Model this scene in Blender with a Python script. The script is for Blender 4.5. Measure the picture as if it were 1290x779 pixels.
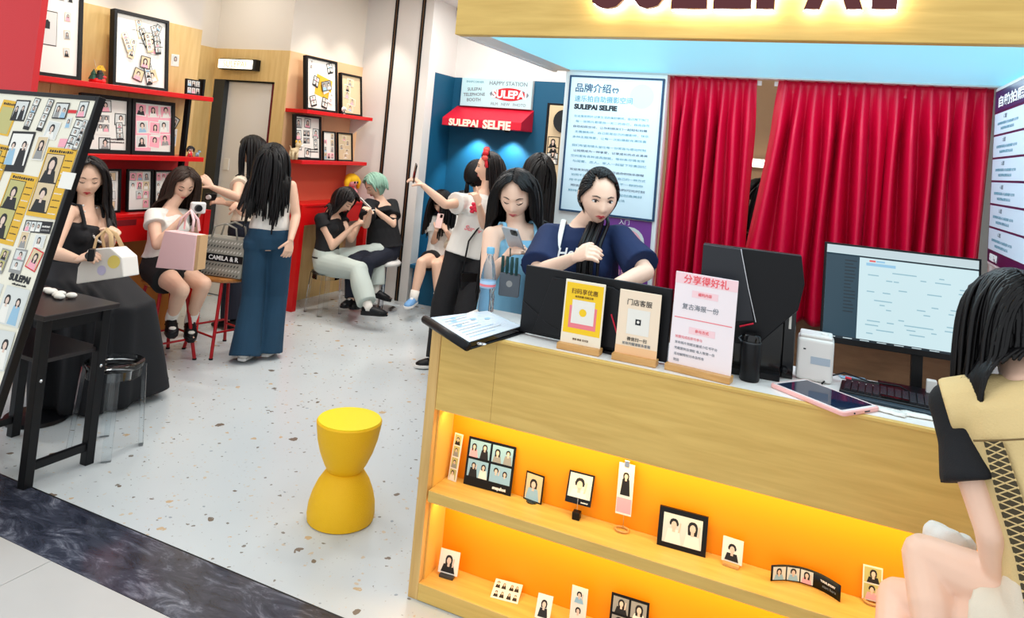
import bpy, bmesh, math, random
import numpy as np
from mathutils import Vector, Matrix
for o in list(bpy.data.objects): bpy.data.objects.remove(o)
sc = bpy.context.scene
C = sc.collection
random.seed(7)
V = Vector
# ------------------------------------------------------------------ camera
cam_d = bpy.data.cameras.new('camera'); cam = bpy.data.objects.new('camera', cam_d); C.objects.link(cam); sc.camera = cam
yaw, pit, rol = math.radians(23.95), math.radians(3.01), math.radians(5.02)
_f = V((-math.sin(yaw)*math.cos(pit), math.cos(yaw)*math.cos(pit), math.sin(pit)))
_r = V((math.cos(yaw), math.sin(yaw), 0)); _u = _r.cross(_f)
_r2 = _r*math.cos(rol) + _u*math.sin(rol); _u2 = _u*math.cos(rol) - _r*math.sin(rol)
cm = Matrix((_r2, _u2, -_f)).transposed().to_4x4(); cm.translation = V((0, 0, 1.72)); cam.matrix_world = cm
cam_d.sensor_fit = 'HORIZONTAL'; cam_d.sensor_width = 36; cam_d.lens = 910/1290*36; cam_d.shift_y = -(389.5-139.3)/1290
cam_d.clip_start = 0.05
# ------------------------------------------------------------------ world + exposure
w = bpy.data.worlds.new('mall_light'); sc.world = w; w.use_nodes = True
w.node_tree.nodes['Background'].inputs[0].default_value = (0.93, 0.97, 1.0, 1)
w.node_tree.nodes['Background'].inputs[1].default_value = 1.2
sc.view_settings.view_transform = 'Standard'; sc.view_settings.look = 'None'; sc.view_settings.gamma = 1
sc.view_settings.use_curve_mapping = False; sc.view_settings.exposure = 0.06
# ceiling lamps (their housings are built with the ceiling)
DOWN = [(-3.2, 3.2), (-1.9, 4.4), (-3.4, 5.0), (-2.2, 6.0), (-3.2, 6.4), (-5.3, 4.9)]  # last one is an unseen lamp, added to brighten the door alcove
WASH = [(-4.48, 3.3), (-4.48, 4.0), (-4.48, 5.85), (-4.48, 6.35), (-3.615, 7.12), (-3.19, 7.12)]
for i, (x, y) in enumerate(DOWN):
    l = bpy.data.lights.new('downlight_lamp', 'AREA'); l.shape = 'DISK'; l.size = .5; l.energy = 20 if x > -5 else 6; l.color = (1, .97, .93)
    o = bpy.data.objects.new('downlight_lamp', l); C.objects.link(o); o.location = (x, y, 3.262)
for i, (x, y) in enumerate(WASH):
    z = 3.255 if y < 7 else 2.30
    l = bpy.data.lights.new('wallwash_lamp', 'SPOT'); l.spot_size = math.radians(75); l.spot_blend = .55; l.shadow_soft_size = .04
    l.energy = 44 if y < 7 else 80; l.color = (1, .93, .82) if y < 7 else (.85, .97, 1)
    if y > 7: z = 1.90; l.spot_size = math.radians(95)
    o = bpy.data.objects.new('wallwash_lamp', l); C.objects.link(o); o.location = (x, y, z)
    if y > 7: o.rotation_euler = (math.radians(14), 0, 0)
# ------------------------------------------------------------------ materials
def lin(c):
    c = [v/255 for v in c]
    return tuple(v/12.92 if v <= .04045 else ((v+.055)/1.055)**2.4 for v in c)
MATS = {}
def mat(name, col, rough=.5, metal=0, emit=0, trans=0, bump=0, bscale=60, var=0, vscale=8, ior=1.45, alpha=1, sheen=0, spec=.5, glow=False):
    if name in MATS: return MATS[name]
    m = bpy.data.materials.new(name); m.use_nodes = True; nt = m.node_tree; b = nt.nodes['Principled BSDF']
    c = lin(col); b.inputs['Base Color'].default_value = (*c, 1); b.inputs['Roughness'].default_value = rough
    b.inputs['Metallic'].default_value = metal; b.inputs['IOR'].default_value = ior
    b.inputs['Transmission Weight'].default_value = trans; b.inputs['Alpha'].default_value = alpha
    b.inputs['Specular IOR Level'].default_value = spec
    if sheen: b.inputs['Sheen Weight'].default_value = sheen
    if glow: b.inputs['Base Color'].default_value = (.01, .01, .01, 1)
    if emit:
        b.inputs['Emission Color'].default_value = (*c, 1); b.inputs['Emission Strength'].default_value = emit
    tc = nt.nodes.new('ShaderNodeTexCoord')
    if bump:
        n = nt.nodes.new('ShaderNodeTexNoise'); n.inputs['Scale'].default_value = bscale; n.inputs['Detail'].default_value = 3
        bp = nt.nodes.new('ShaderNodeBump'); bp.inputs['Strength'].default_value = bump; bp.inputs['Distance'].default_value = .01
        nt.links.new(tc.outputs['Object'], n.inputs['Vector']); nt.links.new(n.outputs['Fac'], bp.inputs['Height']); nt.links.new(bp.outputs['Normal'], b.inputs['Normal'])
    if var:
        n = nt.nodes.new('ShaderNodeTexNoise'); n.inputs['Scale'].default_value = vscale; n.inputs['Detail'].default_value = 4
        mx = nt.nodes.new('ShaderNodeMix'); mx.data_type = 'RGBA'
        mx.inputs[6].default_value = (*[v*(1-var) for v in c], 1); mx.inputs[7].default_value = (*[min(1, v*(1+var)) for v in c], 1)
        nt.links.new(tc.outputs['Object'], n.inputs['Vector']); nt.links.new(n.outputs['Fac'], mx.inputs[0]); nt.links.new(mx.outputs[2], b.inputs['Base Color'])
    MATS[name] = m; return m
def wood(name, c1, c2, scale=(1.5, 14, 14), rough=.45):
    m = bpy.data.materials.new(name); m.use_nodes = True; nt = m.node_tree; b = nt.nodes['Principled BSDF']; N = nt.nodes.new
    tc = N('ShaderNodeTexCoord'); mp = N('ShaderNodeMapping'); mp.inputs['Scale'].default_value = scale
    n = N('ShaderNodeTexNoise'); n.inputs['Scale'].default_value = 3; n.inputs['Detail'].default_value = 6; n.inputs['Distortion'].default_value = .4
    r = N('ShaderNodeValToRGB'); r.color_ramp.elements[0].position = .3; r.color_ramp.elements[1].position = .7
    r.color_ramp.elements[0].color = (*lin(c1), 1); r.color_ramp.elements[1].color = (*lin(c2), 1)
    L = nt.links.new
    L(tc.outputs['Object'], mp.inputs[0]); L(mp.outputs[0], n.inputs['Vector']); L(n.outputs['Fac'], r.inputs[0]); L(r.outputs[0], b.inputs['Base Color'])
    bp = N('ShaderNodeBump'); bp.inputs['Strength'].default_value = .06; bp.inputs['Distance'].default_value = .01; L(n.outputs['Fac'], bp.inputs['Height']); L(bp.outputs[0], b.inputs['Normal'])
    b.inputs['Roughness'].default_value = rough; MATS[name] = m; return m
def terrazzo():
    m = bpy.data.materials.new('terrazzo'); m.use_nodes = True; nt = m.node_tree; b = nt.nodes['Principled BSDF']; N = nt.nodes.new; L = nt.links.new
    tc = N('ShaderNodeTexCoord'); col = None
    base = N('ShaderNodeTexNoise'); base.inputs['Scale'].default_value = 1.3; base.inputs['Detail'].default_value = 2; L(tc.outputs['Object'], base.inputs['Vector'])
    br = N('ShaderNodeValToRGB'); br.color_ramp.elements[0].color = (*lin((190, 199, 204)), 1); br.color_ramp.elements[1].color = (*lin((206, 212, 213)), 1); L(base.outputs['Fac'], br.inputs[0]); col = br.outputs[0]
    dn = N('ShaderNodeTexNoise'); dn.inputs['Scale'].default_value = 30; L(tc.outputs['Object'], dn.inputs['Vector'])
    dm = N('ShaderNodeMix'); dm.data_type = 'RGBA'; dm.blend_type = 'ADD'; dm.inputs[0].default_value = .035; L(tc.outputs['Object'], dm.inputs[6]); L(dn.outputs['Color'], dm.inputs[7])
    for sc_, thr, dens, stops in ((11, .27, .42, [(196, 172, 138), (120, 108, 96), (206, 168, 120), (110, 108, 108), (196, 200, 200)]), (30, .30, .5, [(176, 178, 176), (130, 126, 120), (200, 186, 166), (150, 160, 168)]), (60, .3, .4, [(186, 190, 192), (160, 162, 160), (205, 196, 182)])):
        v = N('ShaderNodeTexVoronoi'); v.inputs['Scale'].default_value = sc_; L(dm.outputs[2], v.inputs['Vector'])
        sp = N('ShaderNodeSeparateColor'); L(v.outputs['Color'], sp.inputs[0])
        a = N('ShaderNodeMath'); a.operation = 'LESS_THAN'; a.inputs[1].default_value = dens; L(sp.outputs[0], a.inputs[0])
        t = N('ShaderNodeMath'); t.operation = 'MULTIPLY'; t.inputs[1].default_value = thr; L(sp.outputs[1], t.inputs[0])
        d = N('ShaderNodeMath'); d.operation = 'LESS_THAN'; L(v.outputs['Distance'], d.inputs[0]); L(t.outputs[0], d.inputs[1])
        mu = N('ShaderNodeMath'); mu.operation = 'MULTIPLY'; L(a.outputs[0], mu.inputs[0]); L(d.outputs[0], mu.inputs[1])
        cr = N('ShaderNodeValToRGB'); cr.color_ramp.interpolation = 'CONSTANT'
        for i, s in enumerate(stops):
            e = cr.color_ramp.elements[i] if i < 2 else cr.color_ramp.elements.new(i/len(stops)); e.position = i/len(stops); e.color = (*lin(s), 1)
        L(sp.outputs[2], cr.inputs[0])
        mx = N('ShaderNodeMix'); mx.data_type = 'RGBA'; L(mu.outputs[0], mx.inputs[0]); L(col, mx.inputs[6]); L(cr.outputs[0], mx.inputs[7]); col = mx.outputs[2]
    L(col, b.inputs['Base Color']); b.inputs['Roughness'].default_value = .22; MATS['terrazzo'] = m; return m
def marble():
    m = bpy.data.materials.new('dark_marble'); m.use_nodes = True; nt = m.node_tree; b = nt.nodes['Principled BSDF']; N = nt.nodes.new; L = nt.links.new
    tc = N('ShaderNodeTexCoord'); n = N('ShaderNodeTexNoise'); n.inputs['Scale'].default_value = 7; n.inputs['Detail'].default_value = 9; n.inputs['Roughness'].default_value = .72; n.inputs['Distortion'].default_value = .8
    mp = N('ShaderNodeMapping'); mp.inputs['Rotation'].default_value = (0, 0, .5); mp.inputs['Scale'].default_value = (.7, 1.8, 1); L(tc.outputs['Object'], mp.inputs[0]); L(mp.outputs[0], n.inputs['Vector'])
    r = N('ShaderNodeValToRGB'); E = r.color_ramp.elements; E[0].position = .36; E[0].color = (*lin((34, 38, 50)), 1); E[1].position = .62; E[1].color = (*lin((112, 116, 130)), 1)
    e = E.new(.52); e.color = (*lin((62, 66, 80)), 1); e = E.new(.72); e.color = (*lin((170, 172, 178)), 1)
    L(n.outputs['Fac'], r.inputs[0]); L(r.outputs[0], b.inputs['Base Color']); b.inputs['Roughness'].default_value = .12; MATS['dark_marble'] = m; return m
def clear_plastic():
    m = bpy.data.materials.new('acrylic'); m.use_nodes = True; nt = m.node_tree; N = nt.nodes.new; L = nt.links.new
    nt.nodes.remove(nt.nodes['Principled BSDF']); t = N('ShaderNodeBsdfTransparent'); t.inputs[0].default_value = (.96, .98, .99, 1); g = N('ShaderNodeBsdfGlossy'); g.inputs['Roughness'].default_value = .06
    lw = N('ShaderNodeLayerWeight'); lw.inputs['Blend'].default_value = .32; mx = N('ShaderNodeMixShader'); L(lw.outputs['Fresnel'], mx.inputs[0]); L(t.outputs[0], mx.inputs[1]); L(g.outputs[0], mx.inputs[2]); L(mx.outputs[0], nt.nodes['Material Output'].inputs[0]); MATS['acrylic'] = m
terrazzo(); marble(); clear_plastic()
W_ = lambda: None
mat('cream_paint', (226, 218, 206), .7, bump=.05); mat('white_paint', (228, 226, 222), .6, bump=.04)
wood('tan_panel', (214, 178, 114), (226, 194, 132), (10, 10, 1.2)); wood('oak', (208, 170, 88), (226, 190, 106), (1.2, 14, 14)); wood('oak_v', (202, 160, 92), (222, 184, 116), (14, 14, 1.2))
wood('brown_wood', (122, 84, 56), (146, 104, 72), (2, 12, 12)); wood('stand_wood', (196, 146, 84), (216, 168, 104), (3, 30, 30)); wood('seat_wood', (150, 92, 40), (190, 126, 62), (4, 30, 30))
mat('red_lacquer', (216, 14, 18), .3); mat('red_dark', (120, 10, 22), .5); mat('blue_paint', (6, 84, 118), .6, bump=.04)
mat('orange_panel', (245, 150, 0), .55); mat('niche_ply', (236, 186, 92), .5); mat('white_lam', (236, 234, 230), .3)
mat('black_metal', (15, 17, 21), .4, spec=.3); mat('black_plastic', (13, 14, 18), .4, spec=.3); mat('black_gloss', (12, 12, 14), .15); mat('frame_black', (11, 12, 15), .4, spec=.3)
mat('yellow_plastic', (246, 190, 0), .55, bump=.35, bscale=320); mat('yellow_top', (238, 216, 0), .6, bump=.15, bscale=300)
mat('chrome', (200, 200, 204), .18, 1); mat('steel_grey', (70, 74, 78), .4, .6)
mat('glass', (240, 246, 250), .03, trans=1, ior=1.2)
mat('red_steel', (170, 16, 26), .3); mat('grey_tile', (196, 195, 192), .25, var=.03)
mat('paper', (238, 236, 228), .7); mat('warm_paper', (236, 232, 214), .7); mat('lightbox', (140, 214, 236), .5, emit=.75); mat('lamp_glow', (255, 246, 222), .5, emit=5); mat('led_warm', (255, 206, 90), .5, emit=6)
mat('halo', (250, 248, 255), .5, emit=14); mat('letter_red', (86, 18, 22), .35); mat('sign_glow', (186, 222, 228), .5, emit=.12)
# ------------------------------------------------------------------ mesh builder
def frame(x, z=None):
    """orthonormal basis from direction x (list of 3 vectors)"""
    x = V(x).normalized(); z = V(z) if z is not None else V((0, 0, 1))
    if abs(x.dot(z.normalized())) > .98: z = V((0, 1, 0))
    y = z.cross(x).normalized(); return x, y, x.cross(y)
def MX(org, ax, ay, az=None):
    ax = V(ax).normalized(); ay = V(ay); ay = (ay - ax*ay.dot(ax)).normalized(); az = ax.cross(ay)
    m = Matrix((ax, ay, az)).transposed().to_4x4(); m.translation = V(org); return m
def FACE_Y(o): return MX(o, (1, 0, 0), (0, 0, 1))          # faces -Y
def FACE_X(o): return MX(o, (0, 1, 0), (0, 0, 1))          # faces +X
def FACE_NX(o): return MX(o, (0, -1, 0), (0, 0, 1))        # faces -X
class MB:
    def __init__(s): s.v = []; s.f = []; s.m = []
    def add(s, vs, fs, mi=0, M=None):
        k = len(s.v)
        s.v += [tuple(M @ V(p)) if M is not None else tuple(p) for p in vs]
        s.f += [tuple(i+k for i in f) for f in fs]; s.m += [mi]*len(fs); return s
    def box(s, x0, x1, y0, y1, z0, z1, mi=0, M=None):
        return s.add([(x0, y0, z0), (x1, y0, z0), (x1, y1, z0), (x0, y1, z0), (x0, y0, z1), (x1, y0, z1), (x1, y1, z1), (x0, y1, z1)],
                     [(0, 3, 2, 1), (4, 5, 6, 7), (0, 1, 5, 4), (1, 2, 6, 5), (2, 3, 7, 6), (3, 0, 4, 7)], mi, M)
    def poly(s, pts, z=0, mi=0, M=None): return s.add([(p[0], p[1], z) for p in pts], [tuple(range(len(pts)))], mi, M)
    def prism(s, pts, z0, z1, mi=0, M=None):
        n = len(pts)
        return s.add([(p[0], p[1], z0) for p in pts]+[(p[0], p[1], z1) for p in pts],
                     [tuple(range(n-1, -1, -1)), tuple(range(n, 2*n))]+[(i, (i+1) % n, n+(i+1) % n, n+i) for i in range(n)], mi, M)
    def rings(s, R, cap0=True, cap1=True, mi=0, M=None, closed=True):
        n = len(R[0]); vs = [p for r in R for p in r]; fs = []
        for i in range(len(R)-1):
            for j in range(n if closed else n-1):
                a = i*n+j; b = i*n+(j+1) % n; fs.append((a, b, b+n, a+n))
        if cap0: fs.append(tuple(range(n-1, -1, -1)))
        if cap1: fs.append(tuple(range((len(R)-1)*n, len(R)*n)))
        return s.add(vs, fs, mi, M)
    def lathe(s, prof, c=(0, 0, 0), n=32, mi=0, M=None, sx=1, sy=1):
        return s.rings([[(c[0]+r*sx*math.cos(2*math.pi*j/n), c[1]+r*sy*math.sin(2*math.pi*j/n), c[2]+z) for j in range(n)] for r, z in prof], mi=mi, M=M)
    def tube(s, pts, rad, n=10, mi=0, side=None, M=None):
        """round / elliptic tube along pts; rad: number, list, or list of (a,b)"""
        pts = [V(p) for p in pts]
        if not isinstance(rad, (list, tuple)): rad = [rad]*len(pts)
        R = []; prev = V(side) if side is not None else None
        for i, p in enumerate(pts):
            t = (pts[min(i+1, len(pts)-1)]-pts[max(i-1, 0)])
            if t.length < 1e-9: t = V((0, 0, 1))
            t.normalize()
            if prev is None: prev = V((1, 0, 0)) if abs(t.x) < .9 else V((0, 1, 0))
            a = prev-t*prev.dot(t)
            if a.length < 1e-6: a = t.orthogonal()
            a.normalize(); b = t.cross(a); 
            if side is None: prev = a
            ra, rb = rad[i] if isinstance(rad[i], (tuple, list)) else (rad[i], rad[i])
            R.append([p+a*ra*math.cos(2*math.pi*j/n)+b*rb*math.sin(2*math.pi*j/n) for j in range(n)])
        return s.rings(R, mi=mi, M=M)
    def ball(s, c, r, n=16, mi=0, M=None, basis=None):
        r = r if isinstance(r, (tuple, list)) else (r, r, r); c = V(c); R = []
        for i in range(1, n//2):
            th = math.pi*i/(n//2)
            ring = []
            for j in range(n):
                d = (r[0]*math.sin(th)*math.cos(2*math.pi*j/n), r[1]*math.sin(th)*math.sin(2*math.pi*j/n), -r[2]*math.cos(th))
                ring.append(c+(basis @ V(d) if basis is not None else V(d)))
            R.append(ring)
        return s.rings(R, mi=mi, M=M)
    def ell(s, cx, cy, rx, ry, z=0, mi=0, M=None, n=12): return s.poly([(cx+rx*math.cos(2*math.pi*j/n), cy+ry*math.sin(2*math.pi*j/n)) for j in range(n)], z, mi, M)
    def rect(s, x0, x1, y0, y1, z=0, mi=0, M=None): return s.poly([(x0, y0), (x1, y0), (x1, y1), (x0, y1)], z, mi, M)
def wloc(o):
    p = V((0, 0, 0))
    while o is not None: p += o.location; o = o.parent
    return p
def tag(o, label=None, cat=None, group=None, kind=None):
    if label: o['label'] = label
    if cat: o['category'] = cat
    if group: o['group'] = group
    if kind: o['kind'] = kind
    return o
def link_mesh(name, me, parent=None, origin=None):
    o = bpy.data.objects.new(name, me); C.objects.link(o)
    if parent is not None:
        off = wloc(parent); me.transform(Matrix.Translation(-off)); o.parent = parent
    elif origin is not None:
        me.transform(Matrix.Translation(-V(origin))); o.location = origin
    return o
def build(name, mb, mats, parent=None, smooth=False, bevel=0, origin=None, seg=2):
    me = bpy.data.meshes.new(name); me.from_pydata(mb.v, [], mb.f)
    if not isinstance(mats, (list, tuple)): mats = [mats]
    for m in mats: me.materials.append(MATS[m] if isinstance(m, str) else m)
    if len(mats) > 1: me.polygons.foreach_set('material_index', mb.m)
    bm = bmesh.new(); bm.from_mesh(me); bmesh.ops.recalc_face_normals(bm, faces=bm.faces) if not getattr(mb, 'flat', False) else None; bm.to_mesh(me); bm.free()
    if smooth: me.polygons.foreach_set('use_smooth', [True]*len(me.polygons))
    me.update()
    o = link_mesh(name, me, parent, origin)
    if bevel:
        b = o.modifiers.new('bevel', 'BEVEL'); b.width = bevel; b.segments = seg; b.limit_method = 'ANGLE'; b.angle_limit = .6
    if smooth == 'auto':
        me.set_sharp_from_angle(angle=.7)
    return o
def thing(name, loc, label, cat, group=None):
    o = bpy.data.objects.new(name, None); C.objects.link(o); o.location = loc; o.empty_display_size = .1
    return tag(o, label, cat, group)
def struct(name, mb, m, **k):
    return tag(build(name, mb, m, **k), kind='structure')
def B(x0, x1, y0, y1, z0, z1): return MB().box(x0, x1, y0, y1, z0, z1)
def copy_tree(o, loc, label=None, parent=None):
    c = o.copy(); C.objects.link(c); c.parent = parent
    if parent is None: c.location = loc
    if label: c['label'] = label
    for ch in list(o.children): copy_tree(ch, None, None, c)
    return c
def text(name, body, size, M, m, parent=None, ext=.0008, bold=0, align='CENTER', width=None, spacing=1, shear=0, leading=1, height=None):
    c = bpy.data.curves.new(name, 'FONT'); c.body = body; c.size = size; c.extrude = ext; c.offset = bold; c.align_x = align; c.align_y = 'CENTER'; c.space_character = spacing; c.shear = shear; c.space_line = leading; c.resolution_u = 3
    t = bpy.data.objects.new(name, c); C.objects.link(t)
    me = bpy.data.meshes.new_from_object(t.evaluated_get(bpy.context.evaluated_depsgraph_get()))
    bpy.data.objects.remove(t)
    if width or height:
        xs = [v.co.x for v in me.vertices]; ys = [v.co.y for v in me.vertices]; cx, cy = (min(xs)+max(xs))/2, (min(ys)+max(ys))/2
        k = width/(max(xs)-min(xs)) if width else 1; ky = height/(max(ys)-min(ys)) if height else (k if not height and width else 1)
        for v in me.vertices: v.co.x = (v.co.x-cx)*k; v.co.y = (v.co.y-cy)*ky
    me.transform(M); me.name = name; me.materials.clear(); me.materials.append(MATS[m] if isinstance(m, str) else m)
    return link_mesh(name, me, parent)
mat('ink', (28, 30, 36), .6); mat('ink_blue', (26, 60, 92), .6); mat('ink_grey', (120, 128, 138), .6); mat('ink_red', (196, 24, 40), .6); mat('ink_pink', (240, 130, 140), .6); mat('ink_white', (240, 240, 240), .6); mat('ink_teal', (90, 150, 170), .6)
# flat print palette
for n_, c_ in (('p_paper', (238, 236, 228)), ('p_black', (24, 24, 28)), ('p_grey', (150, 150, 148)), ('p_skin', (226, 200, 184)), ('p_pale', (214, 218, 214)), ('p_yellow', (226, 178, 50)), ('p_pink', (244, 170, 184)), ('p_red', (214, 40, 48)), ('p_blue', (150, 190, 214)), ('p_olive', (190, 184, 120)), ('p_green', (96, 150, 110)), ('p_beige', (218, 196, 158))): mat(n_, c_, .6)
PAL = ['p_paper', 'p_black', 'p_grey', 'p_skin', 'p_pale', 'p_yellow', 'p_pink', 'p_red', 'p_blue', 'p_olive', 'p_green', 'p_beige']
P = {n[2:]: i for i, n in enumerate(PAL)}
def portrait(mb, M, x0, x1, y0, y1, z, bg='pale', rnd=random, n=1, cloth=None):
    """a printed portrait: background, body, hair and face"""
    mb.rect(x0, x1, y0, y1, z, P[bg], M); w, h = x1-x0, y1-y0; e = .0003
    for k in range(n):
        cx = x0+w*((k+.5)/n)+rnd.uniform(-.05, .05)*w; s = min(w/n, h)
        fy = y0+h*rnd.uniform(.56, .68); fr = s*rnd.uniform(.16, .21)
        cl = P[cloth] if cloth else rnd.choice([P['black'], P['paper'], P['paper'], P['grey'], P['blue'], P['pink']]); lg = rnd.uniform(.2, 2.3)
        bw = s*.42; up = rnd.random() < .3
        mb.poly([(max(x0, cx-bw), y0), (min(x1, cx+bw), y0), (min(x1, cx+bw*.7), fy-fr*1.3), (max(x0, cx-bw*.7), fy-fr*1.3)], z+e, cl, M)
        mb.poly([(cx-fr*1.15, fy-fr*lg), (cx+fr*1.15, fy-fr*lg), (cx+fr*1.3, fy+fr*.3), (cx+fr*.95, fy+fr*1.15), (cx+fr*.4, fy+fr*1.5), (cx-fr*.4, fy+fr*1.5), (cx-fr*.95, fy+fr*1.15), (cx-fr*1.3, fy+fr*.3)], z+2*e, P['black'], M)
        mb.ell(cx, fy-fr*.2, fr*.78, fr*1.05, z+3*e, P['skin'], M, 10)
        mb.rect(cx-fr*.4, cx+fr*.4, fy-fr*2.0, fy-fr*1.0, z+3*e, P['skin'], M)
        if up: mb.poly([(cx+fr*1.2, fy-fr*2), (cx+fr*1.7, fy-fr*1.9), (cx+fr*2.0, fy+fr*.6), (cx+fr*1.6, fy+fr*.7)], z+3*e, P['skin'], M)
def photo_strip(mb, M, cx, cy, w, h, z, n, ang=0, border='black', bg='pale', rnd=random, per=1):
    R = M @ Matrix.Translation((cx, cy, 0)) @ Matrix.Rotation(ang, 4, 'Z')
    mb.rect(-w/2, w/2, -h/2, h/2, z, P[border], R); b = min(w, h)*.09; hh = (h-b*(n+1)-h*.08)/n
    for k in range(n):
        y1 = h/2-b-k*(hh+b); portrait(mb, R, -w/2+b, w/2-b, y1-hh, y1, z+.0003, bg, rnd, per)
def photo_single(mb, M, cx, cy, w, h, z, ang=0, border='paper', bg='pale', rnd=random, per=1, lip=.0):
    R = M @ Matrix.Translation((cx, cy, 0)) @ Matrix.Rotation(ang, 4, 'Z'); b = min(w, h)*.07
    mb.rect(-w/2, w/2, -h/2, h/2, z, P[border], R); portrait(mb, R, -w/2+b, w/2-b, -h/2+b+lip*h, h/2-b, z+.0003, bg, rnd, per)
def scribble(mb, M, x0, x1, y, h, z, mi, rnd=random):
    x = x0
    while x < x1:
        w = h*rnd.uniform(.5, 1.1); mb.rect(x, min(x1, x+w), y, y+h*rnd.uniform(.75, 1), z, mi, M); x += w+h*.3
# ================================================================== THE SETTING
CEIL = 3.27
struct('floor', MB().box(-6.2, 3.2, 2.266, 9.0, -.05, 0), 'terrazzo')
struct('floor_marble_strip', MB().box(-6.2, 3.2, 1.958, 2.258, -.05, 0), 'dark_marble')
struct('floor_joint', MB().box(-6.2, 3.2, 2.258, 2.266, -.05, -.0005), 'black_metal')
fm = struct('floor_mall', MB().box(-6.2, 3.2, -3, 1.958, -.06, -.012), mat('tile_joint', (176, 178, 178), .5))
mt = None
for ix in range(-8, 4):
    for iy in range(0, 6):
        x0 = -2.62+ix*.8+.0; y1 = 1.955-iy*.8
        if x0 > 3.0 or x0 < -6.2: continue
        t = build('floor_tile', B(x0, x0+.797, y1-.797, y1, -.012, 0), 'grey_tile', fm)
WALL1 = -4.86
struct('wall_left', MB().box(-5.0, WALL1, 2.9, 4.42, 0, CEIL), 'cream_paint')
struct('wall_left_far', MB().box(-5.95, WALL1, 5.62, 6.7, 0, CEIL), 'cream_paint')
struct('wall_alcove', MB().box(-5.95, -5.82, 4.42, 5.51, 0, CEIL).box(-5.82, -5.0, 4.3, 4.42, 0, CEIL), 'cream_paint')
dw = struct('wall_door', MB().box(-5.95, -5.79, 5.51, 5.6, 0, CEIL).box(-5.0, WALL1, 5.51, 5.62, 0, CEIL).box(-5.79, -5.0, 5.51, 5.6, 2.165, CEIL), 'cream_paint')
# tan wooden dado panels
for i, (y0, y1) in enumerate(((2.9, 3.2), (3.205, 3.8), (3.805, 4.42))):
    struct('trim_1' if i == 0 else 'trim_%d' % (i+1), MB().box(WALL1, WALL1+.012, y0, y1, 0, 2.48), 'tan_panel')
struct('trim_4', MB().box(-5.82, -5.808, 4.42, 5.51, 0, 2.48), 'tan_panel')
struct('trim_5', MB().box(-5.82, -5.79, 5.498, 5.51, 0, 2.48).box(-5.0, WALL1+.012, 5.498, 5.51, 0, 2.48).box(-5.79, -5.0, 5.498, 5.51, 2.165, 2.48), 'tan_panel')
for i, (y0, y1) in enumerate(((5.51, 6.1), (6.105, 6.7))):
    struct('trim_%d' % (6+i), MB().box(WALL1, WALL1+.012, y0, y1, 0, 2.48), mat('peach_panel', (234, 190, 146), .55))
# door in the alcove
d1 = struct('door_1', MB().box(-5.65, -5.07, 5.56, 5.6, .01, 2.15), 'white_lam', bevel=.003)
build('switch_plate', B(-5.60, -5.53, 5.55, 5.56, 1.25, 1.37), 'paper', d1, bevel=.003)
struct('trim_door_jamb', MB().box(-5.79, -5.65, 5.5, 5.6, 0, 2.165), 'steel_grey'); struct('trim_door_head', MB().box(-5.65, -5.0, 5.52, 5.6, 2.15, 2.165), 'black_metal')
mbc = MB(); R = []
for z in (0.02, 2.15): R.append([(-5.07+.07*k/14, 5.545+.012*math.sin(k*1.9), z) for k in range(15)])
mbc.rings(R, False, False, closed=False); mbc.rings([[(p[0], p[1]+.006, p[2]) for p in r] for r in R], False, False, closed=False)
tag(build('door_curtain', mbc, 'red_dark', smooth=True, origin=(-5.03, 5.545, 0)), 'dark red curtain strip hanging at the right side of the alcove door', 'curtain')
# white far wall with two black slots
struct('wall_back', MB().box(-5.0, -4.0, 6.7, 6.85, 0, CEIL), 'white_paint')
for n_, x in ((1, -4.47), (2, -4.125)):
    struct('trim_slot_%d' % n_, MB().box(x-.022, x-.006, 6.692, 6.7, 0, CEIL).box(x+.006, x+.022, 6.692, 6.7, 0, CEIL), 'black_metal')
    struct('trim_slot_inlay_%d' % n_, MB().box(x-.006, x+.006, 6.694, 6.7, 0, CEIL), mat('slot_inlay', (120, 92, 66), .4, .6))
# blue booth room
struct('wall_booth_left', MB().box(-4.15, -4.0, 6.85, 7.4, 0, 2.48), 'blue_paint'); struct('wall_booth_left_upper', MB().box(-4.15, -4.0, 6.85, 7.4, 2.48, CEIL), 'white_paint')
struct('wall_booth_back', MB().box(-4.0, -1.2, 7.3, 7.4, 0, 2.48), 'blue_paint'); struct('wall_booth_back_upper', MB().box(-4.0, -1.2, 7.3, 7.4, 2.48, CEIL), 'white_paint')
struct('wall_booth_right', MB().box(-1.30, -1.2, 4.5, 7.3, 0, CEIL), 'white_paint')
struct('ceiling', MB().box(-6.2, 3.2, 2.6, 7.5, CEIL, CEIL+.1), 'white_paint')
struct('wall_right', MB().box(2.9, 3.0, 2.6, 7.4, 0, CEIL), 'white_paint'); struct('wall_rear_right', MB().box(-1.2, 3.0, 7.3, 7.4, 0, CEIL), 'white_paint')
# red front pillar
struct('wall_pillar_red', MB().box(-5.4, -4.50, 2.855, 2.895, 0, CEIL), mat('pillar_red', (206, 36, 44), .6, bump=.12, bscale=140))
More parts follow.
